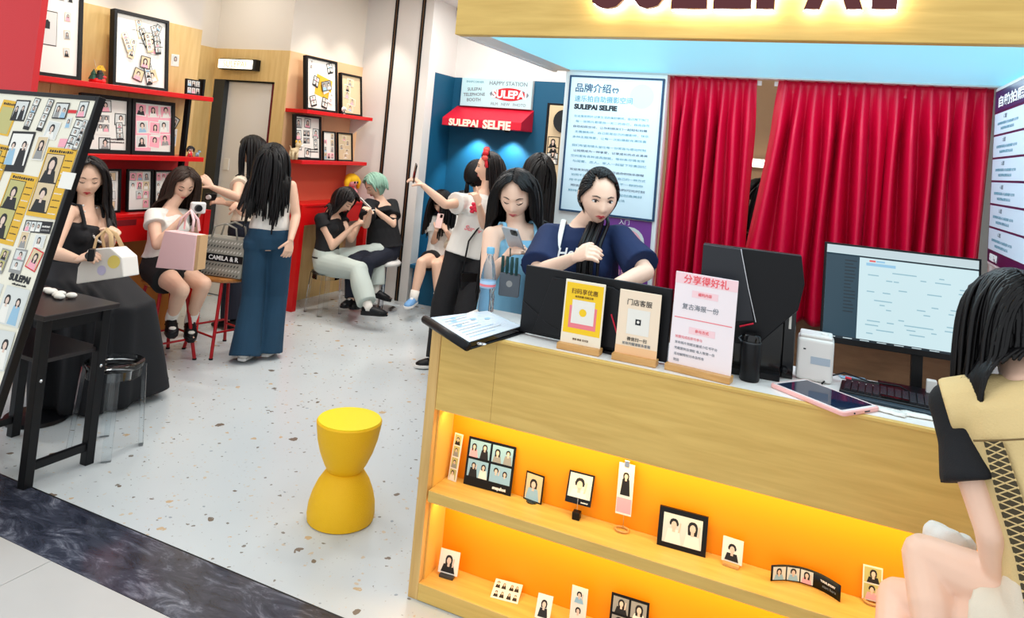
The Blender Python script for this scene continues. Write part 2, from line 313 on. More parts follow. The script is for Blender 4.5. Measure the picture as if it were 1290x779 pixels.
# ceiling downlights
lamp0 = None
for (x, y) in DOWN+[q for q in WASH if q[1] < 7]:
    if y < 2.62: continue
    lab = 'round recessed downlight in the white shop ceiling'  # shared by the added alcove lamp's housing
    if lamp0 is None:
        lamp0 = thing('ceiling_downlight', (x, y, CEIL), lab, 'ceiling light', 'ceiling downlights')
        build('trim_ring', MB().rings([[(x+r*math.cos(a*math.pi/12), y+r*math.sin(a*math.pi/12), CEIL-dz) for a in range(24)] for r, dz in ((.075, 0), (.075, .004), (.055, .004), (.055, 0))], False, False), 'white_lam', lamp0)
        build('lens', MB().rings([[(x+r*math.cos(a*math.pi/12), y+r*math.sin(a*math.pi/12), CEIL-.002) for a in range(24)] for r in (.055, .02)], False, True), 'lamp_glow', lamp0)
    else: copy_tree(lamp0, (x, y, CEIL))
# ================================================================== COUNTER
XL, XR, YF = -1.36, .66, 2.488
ct = thing('reception_counter', (XL, YF, 0), 'light oak reception counter with glowing orange display niches', 'counter')
build('side_panel', B(XL, XL+.042, YF, 2.93, 0, 1.0), 'oak_v', ct, bevel=.002); build('side_panel', B(XR-.042, XR, YF, 2.93, 0, 1.0), 'oak_v', ct, bevel=.002)
build('front_panel', B(XL+.043, -1.085, YF+.003, YF+.022, .706, 1.0), 'oak', ct); build('front_panel', B(-1.084, XR-.043, YF+.003, YF+.022, .706, 1.0), 'oak', ct)
build('top_edge', B(XL, XR, YF-.002, YF+.02, 1.0005, 1.012), 'oak', ct, bevel=.002)
build('white_worktop', B(XL, XR, YF+.0205, 2.93, 1.0005, 1.012), 'white_lam', ct)
build('niche_back', B(XL+.042, XR-.042, 2.645, 2.66, 0, 1.0), 'orange_panel', ct)
build('niche_cheek', B(XL+.0425, XL+.05, YF+.03, 2.644, .065, .705), 'niche_ply', ct); build('niche_cheek', B(XR-.05, XR-.0425, YF+.03, 2.644, .065, .705), 'niche_ply', ct)
build('shelf', B(XL+.051, XR-.051, YF-.006, 2.644, .366, .408), 'oak', ct, bevel=.002)
build('shelf', B(XL+.043, XR-.043, YF-.002, 2.644, .002, .064), 'oak', ct, bevel=.002)
build('back_carcass', B(XL+.043, XR-.043, 2.661, 2.925, .1, .98), 'white_lam', ct)
for z in (.700, .362):
    build('light_strip', B(XL+.06, XR-.06, YF+.032, YF+.044, z-.005, z), 'led_warm', ct)
    l = bpy.data.lights.new('niche_lamp', 'AREA'); l.shape = 'RECTANGLE'; l.size = 1.88; l.size_y = .03; l.energy = 3.6 if z > .5 else 3.2; l.color = (1, .72, .28)
    o = bpy.data.objects.new('niche_lamp', l); C.objects.link(o); o.location = (-.35, YF+.06, z-.012); o.rotation_euler = (math.radians(28), 0, 0)
# ================================================================== SIGN AND CANOPY
sg = thing('shop_sign', (XL, 2.45, 2.143), 'wide oak fascia sign with dark red backlit letters above the counter', 'sign')
build('fascia', B(XL, XR+.02, 2.45, 2.50, 2.143, 3.2), 'oak', sg, bevel=.003)
LX = [(-.797, -.676, 'S'), (-.659, -.532, 'U'), (-.517, -.399, 'L'), (-.379, -.260, 'E'), (-.245, -.105, 'P'), (-.102, .064, 'A'), (.088, .156, 'I')]
for a, b_, ch in LX:
    c_ = ((a+b_)/2, 2.435, 2.234+.105)
    L_ = text('letter', ch, .2, FACE_Y((c_[0], 2.408, c_[2])), 'letter_red', sg, ext=.012, bold=.012, width=b_-a, height=.21)
    text('halo', ch, .2, FACE_Y((c_[0], 2.4225, c_[2])), 'halo', L_, ext=.0015, bold=.012, width=b_-a+.004, height=.214)
cn = thing('canopy', (XL, 2.5, 2.143), 'white canopy frame over the counter carrying a luminous ceiling', 'canopy')
build('frame_edge', B(XL, XL+.018, 2.5, 3.56, 2.143, 2.25), 'white_lam', cn); build('frame_soffit', B(XL+.018, XL+.11, 2.5, 3.56, 2.150, 2.17), 'white_lam', cn)
build('frame_edge', B(XR-.018+.02, XR+.02, 2.5, 3.56, 2.143, 2.25), 'white_lam', cn); build('frame_soffit', B(XL+.11, XR-.02, 3.5, 3.56, 2.144, 2.17), 'white_lam', cn)
build('roof', B(XL+.002, XR+.018, 2.5, 3.56, 2.2, 2.26), 'white_lam', cn)
l = bpy.data.lights.new('canopy_lamp', 'AREA'); l.shape = 'RECTANGLE'; l.size = 1.8; l.size_y = .9; l.energy = 15; l.color = (.82, .95, 1)
o = bpy.data.objects.new('canopy_lamp', l); C.objects.link(o); o.location = (-.35, 3.0, 2.148)
build('light_panel', B(XL+.11, XR-.02, 2.501, 3.5, 2.152, 2.16), 'lightbox', cn)
struct('wall_partition', MB().box(-1.268, -.745, 3.5, 3.56, 0, 2.143), 'white_lam'); struct('wall_counter_right', MB().box(.62, XR+.02, 2.505, 3.56, 1.012, 2.143).box(.62, XR+.02, 2.94, 3.56, 0, 1.012), 'white_lam')
struct('wall_behind_curtain', MB().box(-1.3, .68, 4.42, 4.5, 0, 2.6), mat('beige_wall', (206, 170, 132), .6))
struct('wall_low_panel', MB().box(-.745, .62, 3.62, 3.66, 0, 1.12), 'brown_wood')
# strip lamp seen in the gap
sl = thing('strip_lamp', (-.34, 4.4, 1.74), 'short glowing wall lamp in the gap between the red curtains', 'lamp')
build('housing', B(-.45, -.2, 4.39, 4.42, 1.735, 1.785), 'white_lam', sl); build('tube', B(-.44, -.21, 4.375, 4.389, 1.742, 1.778), 'lamp_glow', sl)
# curtains with pinch pleats
def curtain(x0, x1, label, npl, seed, skew=0, skl=0):
    rnd = random.Random(seed); t = thing('curtain', ((x0+x1)/2, 3.57, 1.05), label, 'curtain', 'red curtains behind the counter')
    mb = MB(); nu, nz = npl*18, 40; zt, zb = 2.149, 1.055; R = []
    amp = [rnd.uniform(.75, 1.25) for _ in range(npl+2)]; ph = [rnd.uniform(-.25, .25) for _ in range(npl+2)]
    for j in range(nz+1):
        v = j/nz; z = zt+(zb-zt)*v; row = []
        for i in range(nu+1):
            u = i/nu; q = u*npl; k = int(min(q, npl-1e-6)); fr = q-k
            # above: narrow triple pinch at each pleat centre, below: opening into round folds
            pinch = math.exp(-((fr-.5)/.10)**2)*.018*(1+.5*math.cos((fr-.5)*60))
            fold = amp[k]*.046*math.cos((fr-.5+ph[k]*v*.4)*2*math.pi)+.009*math.sin(q*4.7+seed+2.2*v)+.006*math.sin(q*9.1+v*3)
            m_ = min(1, v/.22)**1.3
            y = 3.565-pinch*(1-m_)-(fold*m_+.004*math.cos((fr-.5)*2*math.pi)*(1-m_))
            x = x0+(x1-x0)*u+skew*v*(1 if u > .5 else .4)*abs(u-.5)*2+.006*math.sin(v*5+q*2)*m_+skl*v*(1-u)**7
            zz = z+(.006*math.sin(q*3.1+seed) if j == nz else 0)
            row.append((x, y, zz))
        R.append(row)
    mb.rings(R, False, False, closed=False); o = build('cloth', mb, 'curtain_red', t, smooth=True)
    s_ = o.modifiers.new('thick', 'SOLIDIFY'); s_.thickness = .003
    build('header_tape', B(x0, x1, 3.572, 3.576, 2.09, 2.149), 'curtain_red', t)
    build('rail', B(x0-.02, x1+.02, 3.577, 3.59, 2.12, 2.142), 'white_lam', t)
mat('curtain_red', (204, 0, 52), .42, bump=.12, bscale=500)
curtain(-.745, -.335, 'narrow left pleated crimson curtain beside the text board', 7, 3)
curtain(-.238, .612, 'wide right pleated crimson curtain behind the computer screen', 13, 5, skew=-.02, skl=-.125)
# ---- brand story board on the partition
bb = thing('text_board', (-.996, 3.49, 1.437), 'white board headed 品牌介绍 full of text in a thin dark frame', 'poster')
build('panel', B(-1.232, -.762, 3.486, 3.4995, 1.437, 2.115), mat('board_white', (214, 230, 238), .45), bb)
build('frame', MB().box(-1.240, -1.231, 3.482, 3.4995, 1.430, 2.122).box(-.763, -.754, 3.482, 3.4995, 1.430, 2.122).box(-1.231, -.763, 3.482, 3.4995, 1.430, 1.439).box(-1.231, -.763, 3.482, 3.4995, 2.113, 2.122), 'ink_blue', bb)
text('title', '品牌介绍', .06, FACE_Y((-1.112, 3.4855, 2.060)), 'ink_blue', bb, bold=.0006, width=.185)
text('title_mark', 'ʕʔ', .03, FACE_Y((-.995, 3.4855, 2.050)), 'ink_blue', bb, bold=.0012)
text('subtitle', '速乐拍自助摄影空间', .04, FACE_Y((-1.055, 3.4855, 2.005)), 'ink_teal', bb, width=.30)
text('name_line', 'SULEPAI SELFIE', .03, FACE_Y((-1.092, 3.4855, 1.963)), 'ink', bb, bold=.0016, width=.225)
ell_ = MB().ell(-.86, 2.03, .06, .06, 0, 0, MX((0, 3.4858, 0), (1, 0, 0), (0, 0, 1)), 24); build('watermark_circle', ell_, mat('board_tint', (200, 222, 232), .5), bb)
para = [['在这里用照片记录生活的美好瞬间，自己按下快门', '每一张照片都是独一无二的自己，自由自在', '自助拍照空间，让你和朋友们一起轻松拍摄', '无需摄影师，自己就是自己的摄影师，快乐', '多种主题场景，让每一次拍摄都充满惊喜'], ['我们希望用镜头留住每一份笑容与感动时刻', '让拍照成为一种享受，记录成长的点点滴滴', '空间里有各种道具服装，等你来尽情发挥', '与闺蜜、恋人、家人一起留下珍贵回忆'], ['欢迎来到自助摄影空间，开启你的快乐旅程', '拍照不只是记录，更是表达自己的一种方式', '用不同风格的主题，展示不一样的你', '相信每个人都有属于自己的闪光时刻', '期待在这里与你相遇，一起创造美好', '快乐拍照，快乐生活']]
zz = 1.915
for pi, pp in enumerate(para):
    for li, ln in enumerate(pp):
        text('text_line', ln, .02, FACE_Y((-1.0 if li % 2 else -1.01, 3.4855, zz)), 'ink_blue' if (li+pi) % 3 == 2 else 'ink_teal', bb, ext=.0003, width=.38 if len(ln) > 15 else .19, height=.0125); zz -= .0265
    zz -= .016
# purple poster under it
pp_ = thing('purple_poster', (-.89, 3.49, 1.15), 'purple poster with a pale round emblem behind the girl in the navy shirt', 'poster')
build('sheet', B(-1.05, -.765, 3.494, 3.4995, 1.12, 1.425), mat('purple_print', (120, 60, 140), .5), pp_)
mb = MB(); Mp = MX((0, 3.4935, 0), (1, 0, 0), (0, 0, 1))
mb.ell(-.87, 1.32, .075, .07, 0, 0, Mp, 20); mb.ell(-.87, 1.32, .06, .055, .0004, 1, Mp, 20)
for k in range(6): mb.ell(-.87+.035*math.cos(k), 1.32+.035*math.sin(k), .014, .014, .0008, 2, Mp, 8)
build('emblem', mb, ['p_pale', 'p_pink', 'p_paper'], pp_); text('caption', '自助拍照', .03, FACE_Y((-.87, 3.4925, 1.165)), 'p_pink', pp_)
text('heading', '入门', .028, FACE_Y((-.90, 3.4925, 1.408)), 'ink_white', pp_)
# ---- screen board on the right wall
rb = thing('price_board', (.612, 3.2, 1.45), 'tall dark board with six white text cards on the right wall', 'sign')
build('casing', B(.600, .6195, 2.60, 3.462, 1.425, 2.135), 'white_lam', rb, bevel=.006)
build('screen', B(.597, .600, 2.62, 3.446, 1.44, 2.118), mat('navy_print', (52, 28, 70), .3), rb)
build('header', B(.5962, .597, 2.62, 3.44, 2.035, 2.112), mat('navy_header', (26, 44, 92), .3), rb)
text('header_text', '自助拍照价目', .06, FACE_NX((.5958, 3.06, 2.07)), 'ink_white', rb, bold=.001, width=.62, height=.045)
for k in range(6):
    z1 = 2.025-k*.0905
    c_ = build('card', B(.5955, .597, 2.65, 3.43, z1-.082, z1), mat('card_white', (206, 226, 240), .4), rb)
    text('card_title', '%d. 拍照' % (k+1), .018, FACE_NX((.595, 3.24, z1-.018)), 'ink_grey', c_, ext=.0003)
    text('card_line', '请按照屏幕提示完成拍摄与打印', .014, FACE_NX((.595, 3.2, z1-.042)), 'ink_teal', c_, ext=.0002, width=.34, height=.011); text('card_line', '如需帮助请联系店员', .014, FACE_NX((.595, 3.2, z1-.062)), 'ink_teal', c_, ext=.0002, width=.22, height=.011)
text('footer_mark', 'SULEPAI', .03, FACE_NX((.5958, 3.33, 1.462)), 'ink_white', rb, bold=.001, width=.13)
# ================================================================== WALL SHELVES AND DESKS
def wall_unit(y0, y1, side):
    g = 'left' if side == 0 else 'far'
    for z, nm in ((1.885, 'upper'), (1.398, 'lower')):
        s_ = thing('display_shelf', (WALL1+.012, (y0+y1)/2, z), ('%s red lacquer wall shelf ' % nm)+('nearest the red pillar' if side == 0 else 'beyond the alcove door'), 'shelf', 'red wall shelves')
        build('board', B(WALL1+.013, -4.58, y0, y1 if z > 1.5 else y1-.03, z, z+.036), 'red_lacquer', s_, bevel=.002)
        if side == 1: build('bracket', MB().prism([(0, 0), (.24, 0), (0, -.19)], 0, .02, 0, MX((WALL1+.013, y1-.015, z), (1, 0, 0), (0, 0, 1))), 'white_lam', s_)
        else: build('upright', B(-4.70, -4.655, y1-.17, y1-.145, z-.452 if z > 1.5 else 1.012, z-.001), 'black_metal', s_)
wall_unit(2.9, 4.36, 0); wall_unit(5.515, 6.6, 1)
for side, (y0, y1) in enumerate(((2.9, 4.44), (5.55, 6.66))):
    t = thing('bar_desk', (-4.7, (y0+y1)/2, 0), 'red lacquer bar desk '+('under the nearest wall shelves' if side == 0 else 'under the far wall shelves'), 'desk', 'red bar desks')
    build('desk_top', B(WALL1+.013, -4.555, y0, y1, .99, 1.012), 'red_lacquer', t, bevel=.002); build('apron', B(-4.60, -4.565, y0+.02, y1-.02, .812, .99), 'red_lacquer', t)
    if side == 0: build('slot', B(-4.5652, -4.563, 3.56, 3.76, .93, .972), 'red_dark', t)
    for yy in ((y0+.001, y0+.06), (y1-.06, y1-.001)): build('leg_panel', B(-4.64 if 1 else 0, -4.556, yy[0], yy[1], 0, .99), 'red_lacquer', t)
    build('side_panel', B(WALL1+.013, -4.64, y0+.01, y0+.03, 0, .99), 'red_lacquer', t)
    build('back_panel', B(WALL1+.0135, WALL1+.02, y0+.02, y1-.02, .0, .812), 'tan_panel' if side else mat('ochre_panel', (170, 104, 30), .6), t)
    build('back_board', B(WALL1+.0135, WALL1+.022, y0+.02, y1-.02, 1.012, 1.39), mat('red_back', (180, 26, 34), .5) if side == 0 else mat('coral_back', (214, 96, 70), .6), t)
# ================================================================== FRAMES ON THE SHELVES
def collage(mb, M, w, h, style, rnd):
    """printed photo collage in the rectangle (0..w, 0..h) of M"""
    if style == 'paper_strips':
        for _ in range(15):
            cx, cy = rnd.uniform(.16, .84)*w, rnd.uniform(.14, .86)*h
            if rnd.random() < .5: photo_strip(mb, M, cx, cy, w*.12, h*.28, .001+_*.0009, 3, rnd.uniform(-.5, .5), rnd.choice(['black', 'grey', 'beige']), 'pale', rnd)
            else: photo_single(mb, M, cx, cy, w*.2, h*.18, .001+_*.0009, rnd.uniform(-.4, .4), rnd.choice(['black', 'paper', 'beige']), rnd.choice(['pale', 'beige']), rnd)
        mb.rect(w*.3, w*.8, h*.8, h*.806, .0005, 1, M); mb.rect(w*.45, w*.95, h*.62, h*.628, .0006, 1, M)
    elif style == 'big_square':
        mb.rect(.06*w, .52*w, .30*h, .68*h, .0006, 1, M); mb.rect(.07*w, .51*w, .31*h, .67*h, .0009, P['pale'], M); mb.rect(.25*w, .36*w, .48*h, .56*h, .0012, 1, M); mb.ell(.3*w, .53*h, .05*w, .05*h, .0015, P['black'], M)
        for k in range(4): photo_single(mb, M, (.2+.2*k)*w, .88*h, w*.13, h*.12, .001, 0, 'grey', 'pale', rnd)
        for k in range(3): photo_single(mb, M, .75*w, (.25+.2*k)*h, w*.14, h*.1, .001, rnd.uniform(-.1, .1), 'beige', 'pale', rnd)
    elif style == 'bw':
        for k, (a, b) in enumerate(((.12, .84), (.5, .86), (.1, .55), (.12, .3), (.5, .12), (.85, .62))): photo_single(mb, M, a*w, b*h, w*.27, h*.24, .001, rnd.uniform(-.08, .08), 'black', 'pale', rnd)
        photo_strip(mb, M, .45*w, .5*h, w*.34, h*.42, .0022, 2, 0, 'paper', 'grey', rnd, 2); photo_strip(mb, M, .84*w, .38*h, w*.16, h*.36, .0022, 3, .1, 'black', 'pale', rnd)
        scribble(mb, M, .5*w, .95*w, .2*h, h*.03, .003, 1, rnd); scribble(mb, M, .55*w, .95*w, .14*h, h*.03, .003, 1, rnd)
    elif style == 'pink':
        mb.rect(0, w, .36*h, .78*h, .0005, P['pink'], M); mb.rect(0, .45*w, 0, .36*h, .0006, P['pink'], M)
        for k, (a, b) in enumerate(((.16, .86), (.5, .85), (.84, .86), (.22, .5), (.55, .5), (.8, .55), (.55, .2), (.85, .25), (.2, .2))): photo_single(mb, M, a*w, b*h, w*.31, h*.26, .001, rnd.uniform(-.1, .1), 'paper', rnd.choice(['pink', 'pale', 'pink']), rnd)
    elif style == 'yellow':
        mb.poly([(.25*w, .3*h), (.8*w, .2*h), (.9*w, .62*h), (.35*w, .72*h)], .0006, P['yellow'], M)
        for k, (a, b) in enumerate(((.15, .88), (.8, .88), (.3, .55), (.62, .45), (.2, .15), (.6, .14), (.82, .25))):
            photo_strip(mb, M, a*w, b*h, w*.2, h*.22, .0012+.0012*k, 2, rnd.uniform(-.4, .4), rnd.choice(['black', 'paper']), 'pale', rnd)
        photo_single(mb, M, .65*w, .5*h, .34*w, .2*h, .012, .25, 'black', 'grey', rnd, 2)
    elif style == 'ochre':
        mb.rect(0, w, 0, h, .0004, P['olive'] if rnd.random() < 0 else P['beige'], M)
        for k in range(5): photo_single(mb, M, rnd.uniform(.25, .75)*w, (.15+.17*k)*h, w*.34, h*.19, .001+.001*k, rnd.uniform(-.2, .2), 'paper', 'beige', rnd)
    else:
        for k in range(3):
            for j in range(4):
                if rnd.random() < .75: photo_single(mb, M, (.2+.3*k)*w, (.14+.24*j)*h, w*.28, h*.22, .001, rnd.uniform(-.12, .12), rnd.choice(['paper', 'grey', 'beige']), rnd.choice(['pale', 'beige', 'pink']), rnd)
def pic_frame(y0, y1, zb, h, style, label, seed, bar=.022, depth=.028, xb=-4.66, lean=.13, mats='frame_black', paper='paper', group='framed photo collages on the wall shelves'):
    rnd = random.Random(seed); t = thing('picture_frame', (xb, (y0+y1)/2, zb), label, 'picture frame', group)
    w = y1-y0; up = V((-math.sin(lean), 0, math.cos(lean))); M = MX((xb, y0, zb+.0005+depth*math.sin(lean)*0), (0, 1, 0), up)
    build('frame', MB().box(0, bar, 0, h, -depth, 0, 0, M).box(w-bar, w, 0, h, -depth, 0, 0, M).box(bar, w-bar, 0, bar, -depth, 0, 0, M).box(bar, w-bar, h-bar, h, -depth, 0, 0, M), mats, t, bevel=.0015)
    build('mount', MB().box(bar, w-bar, bar, h-bar, -depth+.002, -.016, 0, M), paper, t)
    mb = MB(); collage(mb, M @ Matrix.Translation((bar, bar, -.0155)), w-2*bar, h-2*bar, style, rnd)
    build('print', mb, PAL, t)
    return t
pic_frame(2.93, 3.285, 1.922, .66, 'big_square', 'tall black frame with a large square photo on the upper shelf by the red pillar', 1, .026)
pic_frame(3.52, 3.99, 1.922, .555, 'paper_strips', 'black box frame of tilted film strips on the upper shelf left of the alcove', 2, .024, .05)
pic_frame(3.33, 3.725, 1.435, .415, 'bw', 'black frame of black and white prints on the lower shelf', 3, .028)
pic_frame(3.735, 4.115, 1.435, .415, 'pink', 'black frame of pink tinted prints on the lower shelf', 4, .028)
pic_frame(3.36, 3.70, 1.012, .315, 'misc', 'frame of white prints leaning on the desk beside the woman in black', 5, .016, .02)
pic_frame(3.75, 3.975, 1.012, .315, 'misc', 'frame of small white prints leaning on the desk behind the woman with the pink bag', 6, .016, .02)
pic_frame(3.985, 4.17, 1.012, .31, 'misc', 'narrowest frame on the near desk, beside the pink bag woman', 7, .014, .02)
pic_frame(5.60, 6.09, 1.922, .54, 'yellow', 'large black frame with yellow paper collage on the far upper shelf', 8, .024, .045)
pic_frame(6.15, 6.52, 1.922, .44, 'ochre', 'smaller black frame of warm prints at the end of the far upper shelf', 9, .02, .04)
pic_frame(5.51, 5.905, 1.435, .44, 'bw', 'black frame of film strips on the far lower shelf beside the toy dog', 10, .022, .04)
pic_frame(5.935, 6.14, 1.435, .30, 'misc', 'small frame of white prints in the middle of the far lower shelf', 11, .01, .02)
pic_frame(6.17, 6.43, 1.435, .30, 'ochre', 'small black frame with yellowish print on the far lower shelf', 12, .014, .02, paper='p_beige')
# little things on the shelves
t = thing('photo_block', (-4.66, 4.2, 1.922), 'small black block of six photos standing at the end of the upper shelf', 'photo frame')
M = MX((-4.65, 4.15, 1.922), (0, 1, 0), (-.1, 0, 1)); build('block', MB().box(0, .14, 0, .125, -.02, 0, 0, M), 'frame_black', t)
mb = MB(); rr = random.Random(3)
for a in range(3):
    for b_ in range(2): portrait(mb, M, .012+a*.041, .046+a*.041, .014+b_*.056, .058+b_*.056, .0006, 'pale', rr)
build('print', mb, PAL, t); build('stand', B(-4.70, -4.64, 4.30, 4.318, 1.922, 2.06), 'frame_black', t)
t = thing('toy_house', (-4.66, 3.40, 1.922), 'tiny festive toy with green tree and yellow roof on the upper shelf', 'ornament')
build('base', MB().lathe([(.05, 0), (.055, .012), (.048, .03)], (-4.66, 3.40, 1.922), 16), 'red_lacquer', t)
for k, (dy, h_, r_) in enumerate(((-.035, .07, .03), (.02, .06, .028), (-.005, .09, .032))): build('tree', MB().lathe([(r_, .02), (r_*.5, .02+h_*.5), (r_*.62, .02+h_*.5), (.002, .02+h_)], (-4.66+.01*k, 3.40+dy, 1.925), 9), mat('tree_green', (20, 70, 50), .6) if k < 2 else 'p_black', t)
build('roof', MB().prism([(-.03, 0), (.03, 0), (0, .035)], -.02, .02, 0, FACE_X((-4.65, 3.405, 2.01))), 'p_yellow', t)
build('pole', MB().tube([(-4.65, 3.41, 1.93), (-4.65, 3.35, 2.08)], .002, 6), 'p_beige', t); build('star', MB().ball((-4.64, 3.43, 1.965), (.01, .02, .012)), 'p_red', t)
for k, (y, z, an, lab) in enumerate(((4.14, 2.14, .06, 'single polaroid print stuck on the tan wall above the upper shelf'), (4.14, 1.73, .1, 'white photo card stuck on the wall under the upper shelf'), (4.20, 1.64, -.45, 'tilted photo card with black border on the wall under the upper shelf'), (4.22, 1.52, .0, 'narrow photo strip hanging on the wall over the lower shelf'), (4.13, 1.46, 0, 'plain white card stuck low on the wall over the lower shelf'))):
    t = thing('wall_photo', (WALL1+.013, y, z), lab, 'photo', 'loose photos on the wall'); M = FACE_X((WALL1+.0125, y+.04, z+.05)) @ Matrix.Rotation(an, 4, 'Z'); w_, h_ = ((.075, .095), (.08, .08), (.075, .1), (.035, .14), (.06, .1))[k]
    build('card', MB().box(-w_/2, w_/2, -h_/2, h_/2, 0, .002, 0, M), 'paper' if k != 2 else 'frame_black', t); mb = MB(); portrait(mb, M, -w_*.38, w_*.38, -h_*.36, h_*.42, .0026, 'pale' if k < 4 else 'paper', random.Random(k)); build('print', mb, PAL, t)
def toy(name, x, y, z, label, cat, h, cols, kind):
    t = thing(name, (x, y, z), label, cat)
    a, b_, c_ = cols
    if kind == 'doll':
        build('body', MB().lathe([(.2*h, 0), (.22*h, .06*h), (.17*h, .3*h), (.1*h, .46*h), (.06*h, .5*h)], (x, y, z), 16), a, t, smooth=True)
        hd = build('head', MB().ball((x, y, z+.68*h), (.2*h, .23*h, .2*h)), b_, t, smooth=True)
        hm = MB().ball((x-.03*h, y, z+.76*h), (.24*h, .27*h, .22*h))
        for s_ in (-1, 1): hm.tube([(x, y+s_*.22*h, z+.82*h), (x+.03*h, y+s_*.34*h, z+.66*h), (x+.03*h, y+s_*.36*h, z+.42*h)], [.1*h, .11*h, .05*h], 10)
        build('hair', hm, c_, t, smooth=True)
        for s_ in (-1, 1):
            build('eye', MB().ball((x+.19*h, y+s_*.08*h, z+.66*h), (.03*h, .04*h, .05*h), 8), 'ink', hd); build('arm', MB().tube([(x+.02*h, y+s_*.1*h, z+.42*h), (x+.12*h, y+s_*.2*h, z+.28*h)], [.06*h, .05*h], 8), b_, t, smooth=True)
            build('foot', MB().ball((x+.12*h, y+s_*.1*h, z+.06*h), (.12*h, .08*h, .06*h), 10), c_, t, smooth=True)
    else:
        build('body', MB().tube([(x, y-.16*h, z+.42*h), (x, y, z+.40*h), (x, y+.2*h, z+.46*h)], [.12*h, .15*h, .13*h], 12), a, t, smooth=True)
        for yy in (-.14, .16):
            for xx in (-.07, .07): build('leg', MB().tube([(x+xx*h, y+yy*h, z+.4*h), (x+xx*h, y+yy*h, z+.001)], [.06*h, .055*h], 8), a, t, smooth=True)
        hd = build('head', MB().ball((x+.02*h, y+.28*h, z+.72*h), (.14*h, .19*h, .16*h)), a, t, smooth=True); build('muzzle', MB().ball((x+.1*h, y+.38*h, z+.67*h), (.09*h, .12*h, .08*h)), b_, hd, smooth=True)
        build('neck', MB().tube([(x, y+.18*h, z+.45*h), (x+.01*h, y+.26*h, z+.7*h)], [.1*h, .09*h], 10), a, t, smooth=True)
        for s_ in (-1, 1): build('ear', MB().ball((x+s_*.1*h, y+.22*h, z+.86*h), (.04*h, .06*h, .1*h), 8), c_, hd, smooth=True)
        build('tail', MB().tube([(x, y-.2*h, z+.46*h), (x, y-.3*h, z+.66*h)], [.03*h, .015*h], 8), a, t)
toy('toy_dog', -4.64, 5.455, 1.435, 'beige toy dog standing at the near end of the far lower shelf', 'toy', .2, ('p_beige', 'p_paper', 'p_yellow'), 'dog')
toy('plush_doll', -4.70, 6.50, 1.012, 'plush doll with yellow hair and pink face on the far desk', 'doll', .3, (mat('doll_red', (206, 40, 60), .8), mat('doll_pink', (244, 170, 180), .8), mat('doll_yellow', (250, 200, 30), .8)), 'doll')
toy('toy_figure', -4.62, 4.225, 1.434, 'small red and pink doll figure on the lower shelf by the black upright', 'toy', .09, ('p_red', 'p_skin', 'p_black'), 'doll')
toy('toy_figure', -4.60, 6.10, 1.921, 'small white and black figure between the two frames on the far upper shelf', 'toy', .08, ('p_black', 'p_paper', 'p_paper'), 'doll')
toy('toy_car', -4.63, 4.305, 1.434, 'small blue toy at the end of the lower shelf', 'toy', .06, ('p_blue', 'p_blue', 'ink_blue'), 'dog')
# wall lamp above the alcove door
t = thing('wall_lamp', (-5.44, 5.46, 2.26), 'glowing oblong light box sign above the alcove door', 'lamp')
build('housing', B(-5.68, -5.20, 5.43, 5.497, 2.262, 2.372), 'black_metal', t, bevel=.004); g_ = build('diffuser', B(-5.675, -5.235, 5.412, 5.43, 2.272, 2.362), mat('lamp_soft', (255, 246, 222), .5, emit=1.6), t, bevel=.006)
text('lettering', 'SULEPAI', .05, FACE_Y((-5.455, 5.4105, 2.317)), 'p_beige', g_, width=.30)
# ================================================================== BOOTH: lit sign, awning, strip board
t = thing('light_box_sign', (-3.435, 7.28, 2.16), 'glowing pale sign reading HAPPY STATION SULEPAI on the blue wall', 'sign')
build('box', B(-3.87, -3.0, 7.25, 7.299, 2.158, 2.478), 'white_lam', t); build('face', B(-3.868, -3.002, 7.244, 7.25, 2.16, 2.476), 'sign_glow', t)
Y_ = 7.243
text('lettering', 'HAPPY STATION', .07, FACE_Y((-3.29, Y_, 2.43)), 'ink_grey', t, bold=.001, width=.46)
mb = MB().ell(-3.27, 2.31, .235, .062, 0, 0, MX((0, Y_, 0), (1, 0, 0), (0, 0, 1)), 32); build('oval', mb, 'ink_grey', t)
mb = MB().ell(-3.27, 2.31, .19, .072, 0, 0, MX((0, Y_-.001, 0), (1, 0, 0), (0, 0, 1)), 32); build('oval', mb, 'ink_red', t)
text('lettering', 'SULEPAI', .1, FACE_Y((-3.27, Y_-.002, 2.31)), 'ink_white', t, bold=.004, width=.42); text('lettering', 'FILM   NEW   PHOTO', .04, FACE_Y((-3.27, Y_, 2.20)), 'ink_grey', t, width=.42)
for k, s_ in enumerate(('SULEPAI', 'TELEPHONE', 'BOOTH')): text('lettering', s_, .05, FACE_Y((-3.70, Y_, 2.35-.06*k)) @ Matrix.Rotation(.06, 4, 'Z'), 'ink_grey', t, bold=.0008)
text('lettering', 'SNAPCORNER', .04, FACE_Y((-3.70, Y_, 2.435)), 'ink_teal', t, width=.22)
t = thing('awning', (-3.43, 7.1, 1.93), 'red awning lettered SULEPAI SELFIE below the glowing sign', 'awning')
pr = [(7.298, 2.155), (6.98, 2.0), (6.98, 1.915), (7.298, 1.915)]
mb = MB(); mb.rings([[(x, p[0], p[1]) for p in pr] for x in (-3.93, -2.98)]); build('canopy', mb, mat('awning_red', (214, 20, 50), .5), t, bevel=.004)
text('lettering', 'SULEPAI', .07, FACE_Y((-3.665, 6.978, 1.955)), mat('awning_letters', (246, 226, 206), .5, emit=.15), t, bold=.003, width=.36, ext=.002); text('lettering', 'SELFIE', .07, FACE_Y((-3.265, 6.978, 1.955)), 'awning_letters', t, bold=.003, width=.33, ext=.002)
for x in (-3.615, -3.19): build('lamp_head', MB().lathe([(.03, -.02), (.035, 0), (.02, .01)], (x, 7.1, 1.912), 14), 'black_metal', t)
